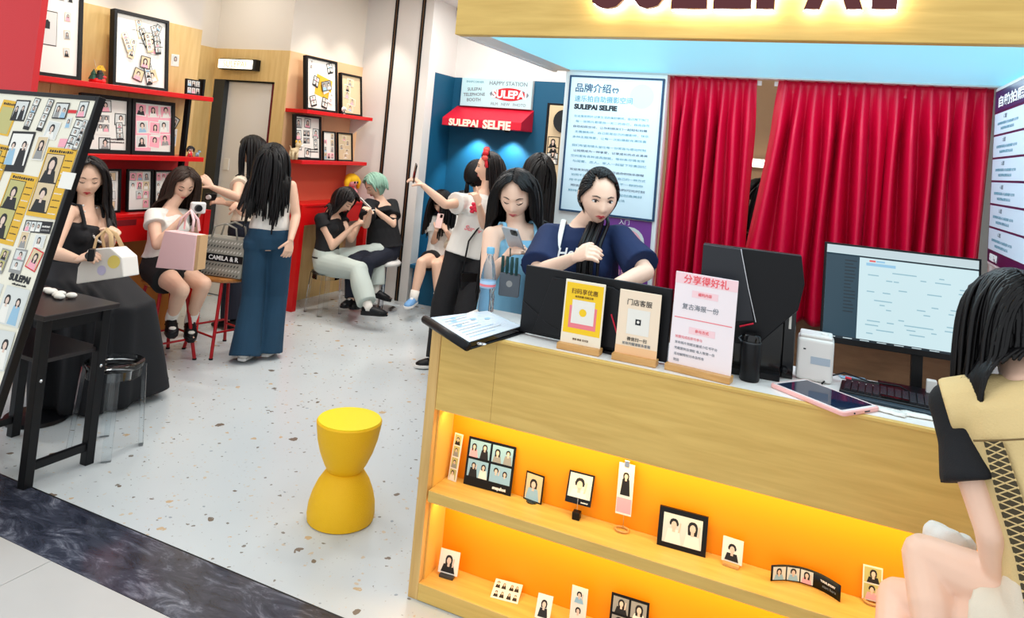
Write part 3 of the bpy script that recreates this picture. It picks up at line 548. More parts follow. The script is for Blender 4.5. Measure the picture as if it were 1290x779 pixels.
t = thing('strip_board', (-2.4, 6.4, 1.3), 'tall black edged board of black and white prints left of the white partition', 'board'); 
build('board', B(-2.52, -2.0, 6.5, 6.53, 0.02, 2.19), 'frame_black', t); build('sheet', B(-2.49, -2.02, 6.494, 6.5, .1, 2.17), 'p_beige', t)
mb = MB(); rr = random.Random(9)
for k in range(14): photo_single(mb, FACE_Y((-2.49, 6.493, 1.4)), rr.choice((.07, .2, .33)), .05+.052*k, .12, .11, .0005+.0006*k, 0, 'black', rr.choice(['pale', 'beige', 'grey']), rr)
build('print', mb, PAL, t); build('round_mirror', MB().prism([(.1*math.cos(a*.2618), .11*math.sin(a*.2618)) for a in range(24)], 0, .02, 0, FACE_Y((-2.33, 6.48, 2.02))), 'black_gloss', t)
t = thing('red_chair', (-1.93, 5.75, 0), 'red round-backed chair behind the long-haired girl near the partition', 'chair')
mb = MB(); R = []
for j in range(9):
    a = j/8; z = .5+1.13*a; w_ = .2*(1-.9*max(0, a-.75)**1.1*2.2)
    R.append([(-1.93+w_*math.cos(q*math.pi/8), 5.95+.05*math.sin(q*math.pi/8)+.05*a, z) for q in range(16)])
build('backrest', mb.rings(R), 'red_lacquer', t, smooth=True, bevel=.01); build('seat', MB().lathe([(.19, .42), (.21, .44), (.21, .49), (.18, .52)], (-1.93, 5.78, 0), 24), 'red_lacquer', t)
build('pedestal', MB().lathe([(.2, 0), (.2, .02), (.03, .05), (.03, .42)], (-1.93, 5.78, 0), 20), 'chrome', t, smooth='auto')
t = thing('security_camera', (-4.02, 7.2, 3.2), 'small white security camera with black eyes high on the booth wall', 'camera')
build('housing', MB().ball((-4.0, 7.26, 3.22), (.06, .05, .1)), 'white_lam', t, smooth=True); build('lens', MB().ball((-3.99, 7.215, 3.26), (.022, .012, .028), 10), 'black_gloss', t); build('lens', MB().ball((-3.975, 7.213, 3.19), (.024, .012, .032), 10), 'black_gloss', t)
t = thing('booth_bench', (-3.55, 7.0, 0), 'blue bench along the booth wall under the seated girls', 'bench'); build('seat', B(-3.99, -3.2, 6.68, 7.29, .37, .41), 'blue_paint', t, bevel=.005); build('front', B(-3.98, -3.21, 6.74, 6.76, 0, .37), 'blue_paint', t)
# ================================================================== FLOOR FURNITURE
# yellow hourglass stool
sx, sy = -1.915, 2.81
t = thing('hourglass_stool', (sx, sy, 0), 'bright yellow hourglass-shaped plastic stool on the terrazzo floor', 'stool')
lowp = [(.138, 0), (.147, .004), (.150, .03), (.147, .07), (.136, .115), (.115, .165), (.088, .205), (.072, .218)]
upp = [(.060, .206), (.078, .214), (.096, .245), (.118, .295), (.134, .35), (.143, .405), (.146, .43), (.142, .436)]
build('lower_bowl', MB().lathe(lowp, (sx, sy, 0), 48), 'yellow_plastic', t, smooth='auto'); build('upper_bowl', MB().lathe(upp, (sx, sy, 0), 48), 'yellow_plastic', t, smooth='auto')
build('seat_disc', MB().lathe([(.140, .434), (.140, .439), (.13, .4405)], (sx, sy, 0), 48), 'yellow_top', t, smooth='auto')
# black two-tier table
tx0, tx1, ty0, ty1 = -3.85, -3.215, 2.222, 2.565
t = thing('side_table', (tx1, ty0, 0), 'black two-tier metal table beside the photo board', 'table')
build('table_top', B(tx0, tx1+.02, ty0-.012, ty1+.03, .755, .780), mat('table_black', (38, 34, 36), .35), t, bevel=.004)
build('lower_shelf', B(tx0, tx1-.02, ty0+.02, ty1-.02, .55, .57), mat('table_black', (38, 34, 36), .35), t, bevel=.003)
for x in (tx0+.02, tx1-.045):
    for y in (ty0, ty1-.045):
        l_ = build('leg', B(x, x+.045, y, y+.045, .0, .755), 'black_metal', t, bevel=.003)
        build('bolt', MB().ball((x+.045, y+.022, .48), (.006, .009, .009), 10), 'chrome', l_)
    build('stretcher', B(x+.01, x+.035, ty0+.045, ty1-.045, .07, .105), 'black_metal', t); build('top_rail', B(x+.01, x+.035, ty0+.045, ty1-.045, .70, .755), 'black_metal', t)
t = thing('hand_tissue', (-3.5, 2.46, .78), 'crumpled white tissue lying on the black table', 'tissue'); mb = MB(); rr = random.Random(5)
for k in range(7): mb.ball((-3.60+.03*k+rr.uniform(-.01, .01), 2.47+rr.uniform(-.02, .03), .792+rr.uniform(0, .006)), (.03, .025, .013), 10)
build('sheet', mb, 'paper', t, smooth=True)
t = thing('spray_bottle', (-3.585, 2.40, .78), 'small clear bottle standing on the black table by the board', 'bottle')
build('body', MB().lathe([(.02, 0), (.022, .005), (.022, .09), (.01, .105), (.009, .12)], (-3.585, 2.40, .7805), 16), 'glass', t, smooth='auto'); build('nozzle', MB().lathe([(.011, .119), (.011, .14), (.006, .145), (.006, .165)], (-3.585, 2.40, .7805), 12), 'white_lam', t, smooth='auto')
build('label', MB().lathe([(.0226, .02), (.0226, .07)], (-3.585, 2.40, .7805), 16), 'p_blue', t)
# pedestal stool of the woman in black
t = thing('pedestal_stool', (-3.93, 2.74, 0), 'black pedestal stool with a round foot behind the black table', 'stool')
build('foot', MB().lathe([(.155, 0), (.16, .006), (.155, .022), (.06, .034), (.028, .05)], (-3.93, 2.74, 0), 36), 'black_plastic', t, smooth='auto'); build('column', MB().lathe([(.026, .03), (.026, .50)], (-3.93, 2.74, 0), 20), 'black_metal', t, smooth='auto')
build('seat', MB().lathe([(.05, .49), (.17, .515), (.18, .54), (.17, .565), (.1, .572)], (-4.02, 2.86, 0), 32), 'black_plastic', t, smooth='auto'); build('seat_arm', MB().tube([(-3.93, 2.74, .49), (-4.02, 2.86, .505)], [(.05, .012), (.05, .012)], 10), 'black_metal', t)
# clear acrylic stool
def ghost_stool(cx, cy, label, h=.45, rot=.4):
    t = thing('acrylic_stool', (cx, cy, 0), label, 'stool', 'clear acrylic stools')
    build('seat', MB().lathe([(.132, h-.03), (.140, h-.02), (.140, h-.004), (.132, h), (.06, h-.003)], (cx, cy, 0), 36), 'acrylic', t, smooth='auto')
    build('seat_ring', MB().rings([[(cx+r*math.cos(a*math.pi/18), cy+r*math.sin(a*math.pi/18), z) for a in range(36)] for r, z in ((.130, h-.031), (.130, h-.075), (.125, h-.075), (.125, h-.031))], False, False), 'acrylic', t, smooth='auto')
    for k in range(4):
        a = rot+k*math.pi/2; d = V((math.cos(a), math.sin(a), 0)); s_ = V((-d.y, d.x, 0)); c_ = V((cx, cy, 0))
        build('leg', MB().rings([[c_+d*(r+dr)+s_*ds+V((0, 0, z)) for dr, ds in ((-.012, -.022), (.008, -.022), (.012, 0), (.008, .022), (-.012, .022))] for r, z in ((.165, 0), (.152, .2), (.138, h-.02))]), 'acrylic', t)
ghost_stool(-3.315, 2.70, 'clear acrylic stool standing beside the black side table', rot=.95)
ghost_stool(-4.34, 5.74, 'clear acrylic stool under the woman in pale grey trousers', .405, .5)
# red bar stools
def bar_stool(cx, cy, label, h=.60, rot=.5):
    t = thing('bar_stool', (cx, cy, 0), label, 'stool', 'red steel bar stools with wooden seats')
    build('seat', MB().lathe([(.15, h-.03), (.165, h-.02), (.165, h-.004), (.155, h), (.05, h-.004)], (cx, cy, 0), 32), 'seat_wood', t, smooth='auto')
    L_ = []
    for k in range(4):
        a = rot+k*math.pi/2; d = V((math.cos(a), math.sin(a), 0)); c_ = V((cx, cy, 0)); top = c_+d*.13+V((0, 0, h-.03)); bot = c_+d*.245
        build('leg', MB().tube([top, bot+V((0, 0, .004))], [.0125, .0125], 10), 'red_steel', t, smooth='auto'); build('foot_cap', MB().tube([bot+V((0, 0, .012)), bot], [.015, .015], 10), 'black_plastic', t); L_.append((top, bot))
    for k in range(4):
        for zf in (.72 if k % 2 else .66,): build('rung', MB().tube([L_[k][0].lerp(L_[k][1], zf), L_[(k+1) % 4][0].lerp(L_[(k+1) % 4][1], zf)], .008, 8), 'red_steel', t)
bar_stool(-4.31, 3.86, 'red bar stool under the woman with the pink bag', .565, .6)
bar_stool(-4.16, 4.27, 'red bar stool carrying the patterned grey handbag', .565, -.97)
t = thing('bar_stool', (.47, 1.95, 0), 'tall black stool under the clerk in the beige vest', 'stool'); build('seat', MB().lathe([(.15, .66), (.165, .67), (.165, .69), (.15, .70)], (.47, 1.95, 0), 32), 'black_plastic', t, smooth='auto')
for k in range(4):
    a = .785+k*math.pi/2; d = V((math.cos(a), math.sin(a), 0)); build('leg', MB().tube([V((.47, 1.95, .665))+d*.12, V((.47, 1.95, .0))+d*.2], .012, 10), 'black_metal', t, smooth='auto')
t = thing('round_stool', (-4.03, 6.25, 0), 'white cushioned stool under the green-haired woman', 'stool'); build('seat', MB().lathe([(.1, .44), (.16, .45), (.17, .475), (.15, .495), (.05, .5)], (-4.03, 6.25, 0), 28), 'white_lam', t, smooth=True); build('pedestal', MB().lathe([(.17, 0), (.17, .015), (.03, .04), (.03, .44)], (-4.03, 6.25, 0), 20), 'chrome', t, smooth='auto')
# ---- photo board (easel) at the entrance
XBR = -2.9; lean = math.radians(12.6); up = V((0, math.sin(lean), math.cos(lean))); BH = 1.828; BW = 1.05; yb = 1.74
t = thing('photo_board', (XBR-BW/2, yb, 0), 'big leaning easel board plastered with photo strips and yellow flyers', 'board')
M = MX((XBR-BW, yb, .004), (1, 0, 0), up)
build('panel', MB().box(.02, BW-.02, .02, BH-.02, -.02, -.001, 0, M), 'warm_paper', t)
build('frame', MB().box(0, .02, 0, BH, -.03, .004, 0, M).box(BW-.02, BW, 0, BH, -.03, .004, 0, M).box(.02, BW-.02, 0, .02, -.03, .004, 0, M).box(.02, BW-.02, BH-.02, BH, -.03, .004, 0, M), 'frame_black', t, bevel=.002)
build('rear_leg', MB().tube([V((-3.45, yb, 0))+up*1.25+V((0, .03, 0)), (-3.45, 2.16, .012)], .012, 8), 'black_metal', t)
items = [('olive', 0.471, 1.695, 0.133, 0.164), ('photo_b', 0.555, 1.735, 0.10, 0.10), ('strip4', 0.644, 1.724, 0.042, 0.15), ('strip4', 0.738, 1.724, 0.041, 0.15), ('photo_b', 0.832, 1.750, 0.089, 0.075), ('photo_b', 0.965, 1.765, 0.06, 0.075), ('photo_w', 0.815, 1.66, 0.089, 0.083), ('tag_red', 0.906, 1.751, 0.053, 0.015), ('strip4', 0.967, 1.638, 0.053, 0.16), ('strip4g', 1.008, 1.65, 0.032, 0.14), ('photo_w', 0.904, 1.70, 0.036, 0.05), ('tag_o', 0.912, 1.609, 0.050, 0.037), ('photo_bw', 0.640, 1.548, 0.16, 0.185), ('photo_w', 0.780, 1.575, 0.076, 0.11), ('flyer', 0.930, 1.435, 0.19, 0.30), ('flyer', 0.735, 1.300, 0.18, 0.30), ('strip3h', 0.935, 1.245, 0.17, 0.05), ('photo_w', 0.875, 1.182, 0.055, 0.075), ('photo_w', 0.975, 1.19, 0.068, 0.055), ('strip2', 0.790, 1.082, 0.055, 0.10), ('strip2', 0.885, 1.095, 0.077, 0.10), ('photo_o', 0.980, 1.115, 0.073, 0.085), ('photo_g', 0.945, 0.92, 0.15, 0.15), ('photo_g', 0.945, 0.75, 0.15, 0.15), ('heart', 0.945, 0.63, 0.05, 0.05), ('photo_g', 0.77, 0.92, 0.15, 0.15), ('photo_g', 0.77, 0.75, 0.15, 0.15), ('flyer', 0.50, 1.42, 0.18, 0.30), ('photo_bw', .30, 1.55, .16, .18), ('strip4', .2, 1.7, .045, .15), ('strip4', .3, 1.72, .045, .15), ('flyer', .25, 1.25, .18, .28), ('strip2', .55, 1.1, .07, .1), ('photo_o', .65, 1.05, .08, .09), ('photo_w', .42, 1.1, .07, .08), ('photo_g', .2, .9, .15, .15), ('photo_g', .42, .85, .15, .15)]
rr = random.Random(21)
for k, (kind, u, v, w_, h_) in enumerate(items):
    mb = MB(); R = M @ Matrix.Translation((u, v, 0)) @ Matrix.Rotation(rr.uniform(-.08, .08), 4, 'Z'); z = .0006+.0007*(k % 5); I = Matrix.Identity(4)
    if kind == 'photo_b': photo_single(mb, R, 0, 0, w_, h_, z, 0, 'black', 'pale', rr, 2 if w_ > .08 else 1)
    elif kind == 'photo_bw': photo_single(mb, R, 0, 0, w_, h_, z, 0, 'black', 'paper', rr, 2, .1)
    elif kind == 'photo_w': photo_single(mb, R, 0, 0, w_, h_, z, 0, 'paper', 'beige' if k % 2 else 'pale', rr)
    elif kind == 'photo_g': mb.rect(-w_/2, w_/2, -h_/2, h_/2, z, P['olive'] if 0 else P['pale'], R); portrait(mb, R, -w_*.46, w_*.46, -h_*.46, h_*.46, z+.0003, 'pale', rr, 2)
    elif kind == 'photo_o': photo_single(mb, R, 0, 0, w_, h_, z, -.2, 'red', 'beige', rr)
    elif kind == 'strip4': photo_strip(mb, R, 0, 0, w_, h_, z, 4, -.05, 'black', 'pale', rr)
    elif kind == 'strip4g': photo_strip(mb, R, 0, 0, w_, h_, z, 4, -.05, 'grey', 'pale', rr)
    elif kind == 'strip2': photo_strip(mb, R, 0, 0, w_, h_, z, 2, 0, 'grey', 'olive' if k % 2 else 'pale', rr)
    elif kind == 'strip3h':
        mb.rect(-w_/2, w_/2, -h_/2, h_/2, z, 1, R)
        for q in range(3): portrait(mb, R, -w_*.46+q*w_*.2, -w_*.28+q*w_*.2, -h_*.4, h_*.4, z+.0003, 'pale', rr)
        scribble(mb, R, w_*.16, w_*.45, 0, h_*.15, z+.0004, P['paper'], rr); scribble(mb, R, w_*.16, w_*.45, -h_*.3, h_*.15, z+.0004, P['grey'], rr)
    elif kind == 'olive': mb.rect(-w_/2, w_/2, -h_/2, h_/2, z, P['yellow'], R); mb.rect(-w_*.4, w_*.4, -h_*.45, h_*.3, z+.0003, P['olive'], R); scribble(mb, R, -w_*.4, w_*.4, h_*.36, h_*.07, z+.0004, P['black'], rr)
    elif kind == 'flyer':
        mb.rect(-w_/2, w_/2, -h_/2, h_/2, z, P['yellow'], R); scribble(mb, R, -w_*.4, w_*.4, h_*.43, h_*.04, z+.0003, 1, rr)
        for q in range(2): portrait(mb, R, -w_*.44, w_*.14, -h_*.42+q*h_*.42, -h_*.02+q*h_*.42, z+.0006, 'olive' if u < .85 else 'beige', rr, 1, 'black')
        mb.rect(-w_*.46, w_*.16, -h_*.44, h_*.41, z+.0003, 1, R)
        for q in range(9): scribble(mb, R, w_*.2, w_*.45, -h_*.44+q*h_*.095, h_*.018, z+.0004, 1 if q % 3 else P['paper'], rr)
    elif kind == 'heart': mb.ell(-w_*.15, 0, w_*.25, h_*.3, z, P['red'], R); mb.ell(w_*.15, 0, w_*.25, h_*.3, z+.0001, P['red'], R)
    else: mb.rect(-w_/2, w_/2, -h_/2, h_/2, z, P['red'] if kind == 'tag_red' else P['pink'], R)
    build('photo_print', mb, PAL, t)
build('white_card', MB().box(-.04, .045, -.035, .035, .004, .006, 0, M @ Matrix.Translation((1.02, 1.452, 0))), 'paper', t)
text('lettering', 'SULEPAI', .04, M @ Matrix.Translation((.93, 1.03, .001)), 'ink', t, bold=.002, width=.13); text('small_lettering', 'selfie photo studio', .012, M @ Matrix.Translation((.94, 1.005, .001)), 'ink', t)
# ================================================================== THINGS ON THE COUNTER
ZT = 1.0125
def sign_stand(x0, x1, y, h, label, name='sign_stand', lean=.06, rz=0.0):
    c = V(((x0+x1)/2, y, ZT)); t = thing(name, c, label, 'sign', 'card stands on the counter')
    ax = V((math.cos(rz), math.sin(rz), 0)); bk = V((-ax.y, ax.x, 0)); w_ = x1-x0
    B0 = MX(c, ax, bk)
    build('wood_base', MB().box(-w_/2-.004, w_/2+.004, -.024, .024, 0, .022, 0, B0), 'stand_wood', t, bevel=.002)
    M = MX(c+V((0, 0, .008)), ax, V((0, 0, 1))*math.cos(lean)+bk*math.sin(lean))
    return t, M, w_
t, M, w_ = sign_stand(-.862, -.710, 2.553, .245, 'yellow card stand headed 扫码享优惠 on the counter'); h_ = .24
s_ = build('card', MB().box(-w_/2, w_/2, 0, h_, -.003, 0, 0, M), mat('card_cream', (246, 236, 214), .4), t, bevel=.0015); build('yellow_field', MB().rect(-w_*.46, w_*.46, h_*.21, h_*.96, .0005, 0, M), mat('card_yellow', (250, 206, 20), .4), s_)
text('title', '扫码享优惠', .026, M @ Matrix.Translation((0, h_*.84, .0012)), mat('ink_brown', (110, 70, 10), .5), s_, width=.10); text('subtitle', '会员优惠 扫码立享', .01, M @ Matrix.Translation((0, h_*.76, .0012)), 'ink_brown', s_, width=.07)
mb = MB(); mb.rect(-.052, .052, h_*.29, h_*.62, .0009, 1, M); mb.rect(-.043, .043, h_*.36, h_*.71, .0013, 0, M); mb.ell(0, h_*.53, .014, .014, .0017, 2, M); build('panel', mb, ['p_paper', 'ink_pink', 'card_yellow'], s_); text('caption', '使用 微信 支付宝', .012, M @ Matrix.Translation((0, h_*.13, .0008)), 'ink_brown', s_, width=.06)
t, M, w_ = sign_stand(-.657, -.508, 2.556, .235, 'pale orange card stand headed 门店客服 on the counter'); h_ = .235
s_ = build('card', MB().box(-w_/2, w_/2, 0, h_, -.003, 0, 0, M), mat('card_peach', (246, 226, 200), .4), t, bevel=.0015)
text('title', '门店客服', .026, M @ Matrix.Translation((0, h_*.83, .0008)), 'ink', s_, width=.088); mb = MB(); mb.rect(-.04, .04, h_*.36, h_*.73, .0006, 0, M); mb.rect(-.01, .01, h_*.505, h_*.59, .001, 1, M); mb.ell(0, h_*.55, .005, .005, .0014, 0, M); build('panel', mb, ['p_paper', 'ink'], s_)
text('caption', '微信扫一扫', .014, M @ Matrix.Translation((0, h_*.29, .0008)), 'ink', s_, width=.07); build('foot_tint', MB().rect(-w_*.5, w_*.5, .012, h_*.18, .0005, 0, M), mat('card_orange', (246, 200, 150), .4), s_); text('small_caption', '如有问题请联系客服', .007, M @ Matrix.Translation((0, h_*.22, .0008)), 'ink_grey', s_, width=.1)
t, M, w_ = sign_stand(-.470, -.256, 2.552, .325, 'largest white and pink card stand of the three on the counter', rz=-.12); h_ = .325
s_ = build('card', MB().box(-w_/2, w_/2, 0, h_, -.003, 0, 0, M), mat('card_pinkish', (246, 236, 240), .4), t, bevel=.0015)
build('pink_header', MB().rect(-w_*.5, w_*.5, h_*.88, h_*.995, .0004, 0, M), mat('card_pink', (250, 214, 220), .4), s_)
text('title', '分享得好礼', .036, M @ Matrix.Translation((0, h_*.935, .0008)), mat('ink_coral', (240, 90, 100), .5), s_, width=.155, bold=.0004)
for yy, tx in ((.79, '福利内容'), (.41, '参与方式')):
    build('tab', MB().rect(-.045, .045, h_*(yy-.035), h_*(yy+.035), .0005, 0, M), 'card_pink', s_); text('tab_text', tx, .012, M @ Matrix.Translation((0, h_*yy, .0009)), 'ink_coral', s_)
text('offer', '复古海报一份', .024, M @ Matrix.Translation((-.012, h_*.65, .0008)), 'ink_grey', s_, width=.125); build('rule', MB().rect(-w_*.46, w_*.46, h_*.52, h_*.53, .0005, 0, M), 'ink_pink', s_)
for k, (ln, wd) in enumerate((('拍摄完成后即可参与', .10), ('发布照片到朋友圈或小红书平台', .16), ('凭截图到店领取 每人限领一份', .14), ('活动解释权归本店所有', .15), ('到店', .03))): text('text_line', ln, .012, M @ Matrix.Translation((-w_*.40, h_*(.325-.06*k), .0008)), 'ink_pink' if k == 0 else 'ink_grey', s_, align='CENTER', width=wd, ext=.0003) if 0 else text('text_line', ln, .0105, M @ Matrix.Translation((-w_*.42, h_*(.325-.06*k), .0008)), 'ink_pink' if k == 0 else 'ink_grey', s_, align='LEFT', ext=.0003)
# flat dark monitor back
t = thing('monitor', (-.77, 2.66, ZT), 'wide black monitor seen from behind between the card stands and the navy shirt', 'monitor')
M = MX((-1.055, 2.625, ZT), V((.585, -.03, 0)), (0, .06, 1))
build('panel', MB().box(0, .575, .008, .262, -.022, 0, 0, M), 'black_plastic', t, bevel=.003); build('rear_hump', MB().prism([(.06, .02), (.5, .02), (.46, .2), (.36, .235), (.12, .235)], 0, .014, 0, M), 'black_plastic', t, bevel=.003)
build('seam', MB().tube([M @ V((.005, .125, .001)), M @ V((.12, .06, .0155)), M @ V((.22, .03, .0155))], .0014, 6), 'black_gloss', t); build('accent', MB().tube([M @ V((.365, .14, .016)), M @ V((.405, .05, .016))], .0028, 6), mat('accent_red', (226, 30, 60), .4), t)
build('foot', MB().box(.2, .38, 0, .008, -.09, .02, 0, M), 'black_plastic', t)
# gaming monitor back / black case
t = thing('gaming_monitor', (-.2, 2.68, ZT), 'angular black gaming monitor with a diagonal silver line seen from behind', 'monitor')
M = MX((-.39, 2.64, ZT), V((.335, .035, 0)), (0, 0, 1))
build('shell', MB().prism([(0, .10), (.20, .105), (.325, .245), (.34, .335), (.325, .43), (0, .432)], -.05, -.01, 0, M), 'black_plastic', t, bevel=.004)
build('raised_plate', MB().prism([(0, .16), (.185, .19), (.13, .428), (0, .43)], -.011, .004, 0, M), mat('plate_dark', (30, 33, 40), .4), t, bevel=.002)
build('silver_line', MB().tube([M @ V((.127, .43, .003)), M @ V((.160, .30, .003)), M @ V((.192, .188, .003))], .0022, 6), 'chrome', t); build('accent', MB().tube([M @ V((.14, .165, 0)), M @ V((.185, .182, 0))], .003, 6), 'accent_red', t)
build('case', MB().box(0.0, .285, 0, .24, -.14, -.051, 0, M).box(.285, .325, 0, .29, -.14, -.06, 0, M), 'black_gloss', t, bevel=.004); build('sticker', MB().rect(.302, .310, .17, .215, -.0595, 0, M), 'paper', t)
build('side_knob', MB().ball(M @ V((.295, .03, -.05)), .012, 10), 'black_plastic', t)
build('foot', MB().box(.02, .28, 0, .02, -.05, .0, 0, M), 'black_plastic', t)
# dark armchair back corner behind the stand
t = thing('thermos', (-.205, 2.655, ZT), 'black cylinder flask with a strap lid beside the largest card stand', 'flask')
build('body', MB().lathe([(.030, 0), (.033, .004), (.033, .125), (.031, .13)], (-.205, 2.62, ZT), 28), 'black_plastic', t, smooth='auto'); build('lid', MB().lathe([(.031, .128), (.032, .134), (.030, .15), (.026, .154)], (-.205, 2.62, ZT), 28), 'black_gloss', t, smooth='auto')
build('strap', MB().tube([(-.238, 2.62, ZT+.142), (-.246, 2.61, ZT+.135), (-.236, 2.60, ZT+.128)], .003, 6), 'steel_grey', t); build('rim', MB().lathe([(.0335, .126), (.0335, .131)], (-.205, 2.62, ZT), 28), 'steel_grey', t)
# white device
t = thing('label_printer', (-.01, 2.80, ZT), 'small white box-shaped label printer left of the computer screen', 'printer')
build('body', B(-.066, .052, 2.757, 2.86, ZT, ZT+.145), 'white_lam', t, bevel=.012, seg=3); build('lid', B(-.06, .046, 2.765, 2.855, ZT+.145, ZT+.156), 'white_lam', t, bevel=.005); build('slot', B(-.02, .042, 2.7555, 2.757, ZT+.06, ZT+.085), mat('slot_grey', (176, 190, 204), .4), t); build('lid_button', MB().lathe([(.012, 0), (.012, .006), (.008, .008)], (.02, 2.80, ZT+.155), 14), 'white_lam', t); build('indicator', B(-.045, -.037, 2.7555, 2.757, ZT+.105, ZT+.109), 'ink', t)
# computer screen
t = thing('computer_screen', (.24, 2.93, ZT), 'thin black computer monitor showing a spreadsheet page facing the camera', 'monitor')
M = MX((.005, 2.89, ZT+.115), V((1, .10, .0)), (0, .09, 1)); SW, SH = .50, .355
build('casing', MB().box(0, SW, 0, SH, -.016, 0, 0, M), 'black_plastic', t, bevel=.002)
mb = MB(); z = .0006
mb.rect(.008, SW-.008, .020, SH-.007, z, 0, M); mb.rect(.008, SW-.008, SH-.034, SH-.007, z+.0004, 1, M); mb.rect(.008, SW-.008, SH-.042, SH-.036, z+.0004, 5, M); mb.rect(.008, .118, .020, SH-.036, z+.0004, 2, M); mb.rect(.008, SW-.008, .020, .028, z+.0006, 5, M)
mb.rect(.14, .235, SH-.068, SH-.058, z+.0006, 3, M); mb.rect(.15, .17, SH-.054, SH-.048, z+.0006, 4, M); mb.rect(.172, .2, SH-.054, SH-.048, z+.0006, 3, M)
rr = random.Random(4)
for k in range(46):
    x = .13+rr.random()*.33; y = .05+int(rr.random()*16)*.0145; mb.rect(x, min(SW-.02, x+rr.uniform(.015, .05)), y, y+.004, z+.0006, 6, M)
for k in range(16): mb.rect(.07, .07+rr.uniform(.02, .04), SH-.06-k*.012, SH-.056-k*.012, z+.0008, 5, M)
for k in range(7): mb.rect(.02+k*.055, .05+k*.055, .0225, .0255, z+.0009, 1, M)
E_ = .95
build('display', mb, [mat('scr_white', (206, 232, 238), .3, emit=E_, glow=True), mat('scr_bar', (196, 214, 220), .3, emit=E_, glow=True), mat('scr_teal', (30, 62, 78), .3, emit=E_, glow=True), mat('scr_blue', (150, 200, 230), .3, emit=E_, glow=True), mat('scr_red', (230, 90, 90), .3, emit=E_, glow=True), mat('scr_dark', (14, 34, 46), .3, emit=E_, glow=True), mat('scr_text', (150, 190, 204), .3, emit=E_, glow=True)], t)
build('stand_neck', MB().box(.30, .335, -.11, .10, -.035, -.017, 0, M), 'black_plastic', t); build('stand_post', MB().box(.018, .05, -.10, .02, -.05, -.02, 0, M), 'black_plastic', t); build('foot', B(.20, .44, 2.80, 2.925, ZT, ZT+.008), 'black_plastic', t, bevel=.003)
# keyboard with keys
t = thing('keyboard', (.22, 2.74, ZT), 'black computer keyboard in front of the screen on the white worktop', 'keyboard')
M = MX((.085, 2.682, ZT), V((.30, -.022, 0)), V((.02, .12, 0))); 
build('base', MB().prism([(-.012, -.012), (.345, -.012), (.345, .128), (-.012, .128)], 0, .014, 0, M), 'black_plastic', t, bevel=.004); build('palm_rest', MB().box(-.012, .345, -.045, -.013, 0, .010, 0, M), mat('dark_teal', (20, 44, 58), .4), t, bevel=.004)
key = None
for r in range(6):
    for c in range(16):
        if r == 0 and c in (5, 6, 7, 8): 
            if c != 5: continue
            kb = MB().box(.005+c*.0212, .005+c*.0212+.08, .004, .020, .014, .020, 0, M); build('key', kb, 'black_gloss', t); continue
        x = c*.0212; y = r*.0205
        if key is None:
            key = build('key', MB().box(.002, .0195, .003, .0205, .014, .0205, 0, M), mat('key_black', (34, 36, 44), .4), t); base_loc = key.location.copy(); M3 = M.to_3x3()
        else:
            k2 = key.copy(); C.objects.link(k2); k2.location = base_loc+M3 @ V((x, y, 0))
t = thing('keyboard_cable', (.12, 2.83, ZT), 'thin black cable looping behind the keyboard', 'cable'); build('cable', MB().tube([(.02, 2.74, ZT+.004), (.045, 2.80, ZT+.02), (.09, 2.85, ZT+.028), (.17, 2.86, ZT+.012), (.26, 2.84, ZT+.02), (.30, 2.83, ZT+.006)], .0028, 8), 'black_plastic', t, smooth=True)
t = thing('pen', (.15, 2.88, ZT), 'black pen with a red end lying behind the keyboard', 'pen'); build('barrel', MB().tube([(.115, 2.872, ZT+.006), (.20, 2.866, ZT+.006)], .005, 10), 'black_gloss', t); build('cap', MB().tube([(.095, 2.874, ZT+.006), (.115, 2.872, ZT+.006)], .0055, 10), 'accent_red', t)
for k, (x, y, a, w_, h_, lab) in enumerate(((.30, 2.60, .1, .10, .06, 'white receipt slip on the counter by the vest'), (.22, 2.575, -.25, .08, .05, 'crumpled white slip beside the pink tablet'), (.12, 2.905, .3, .09, .035, 'blue printed paper lying behind the pen'))):
    t = thing('paper_slip', (x, y, ZT), lab, 'paper'); M = Matrix.Translation((x, y, ZT)) @ Matrix.Rotation(a, 4, 'Z'); R_ = [[M @ V((w_*(i/6-.5), h_*(j-.5), .0015+.003*abs(math.sin(i*1.3+k)))) for j in (0, 1)] for i in range(7)]
    o = build('sheet', MB().rings(R_, False, False, closed=False), 'paper' if k < 2 else 'p_blue', t, smooth=True); o.modifiers.new('thick', 'SOLIDIFY').thickness = .0008
t = thing('stacked_cubes', (.36, 2.90, ZT), 'small white and red boxes behind the screen stand', 'box'); build('white_box', B(.345, .375, 2.875, 2.90, ZT, ZT+.05), 'white_lam', t, bevel=.003); build('red_box', B(.39, .42, 2.875, 2.90, ZT, ZT+.035), 'accent_red', t, bevel=.003)
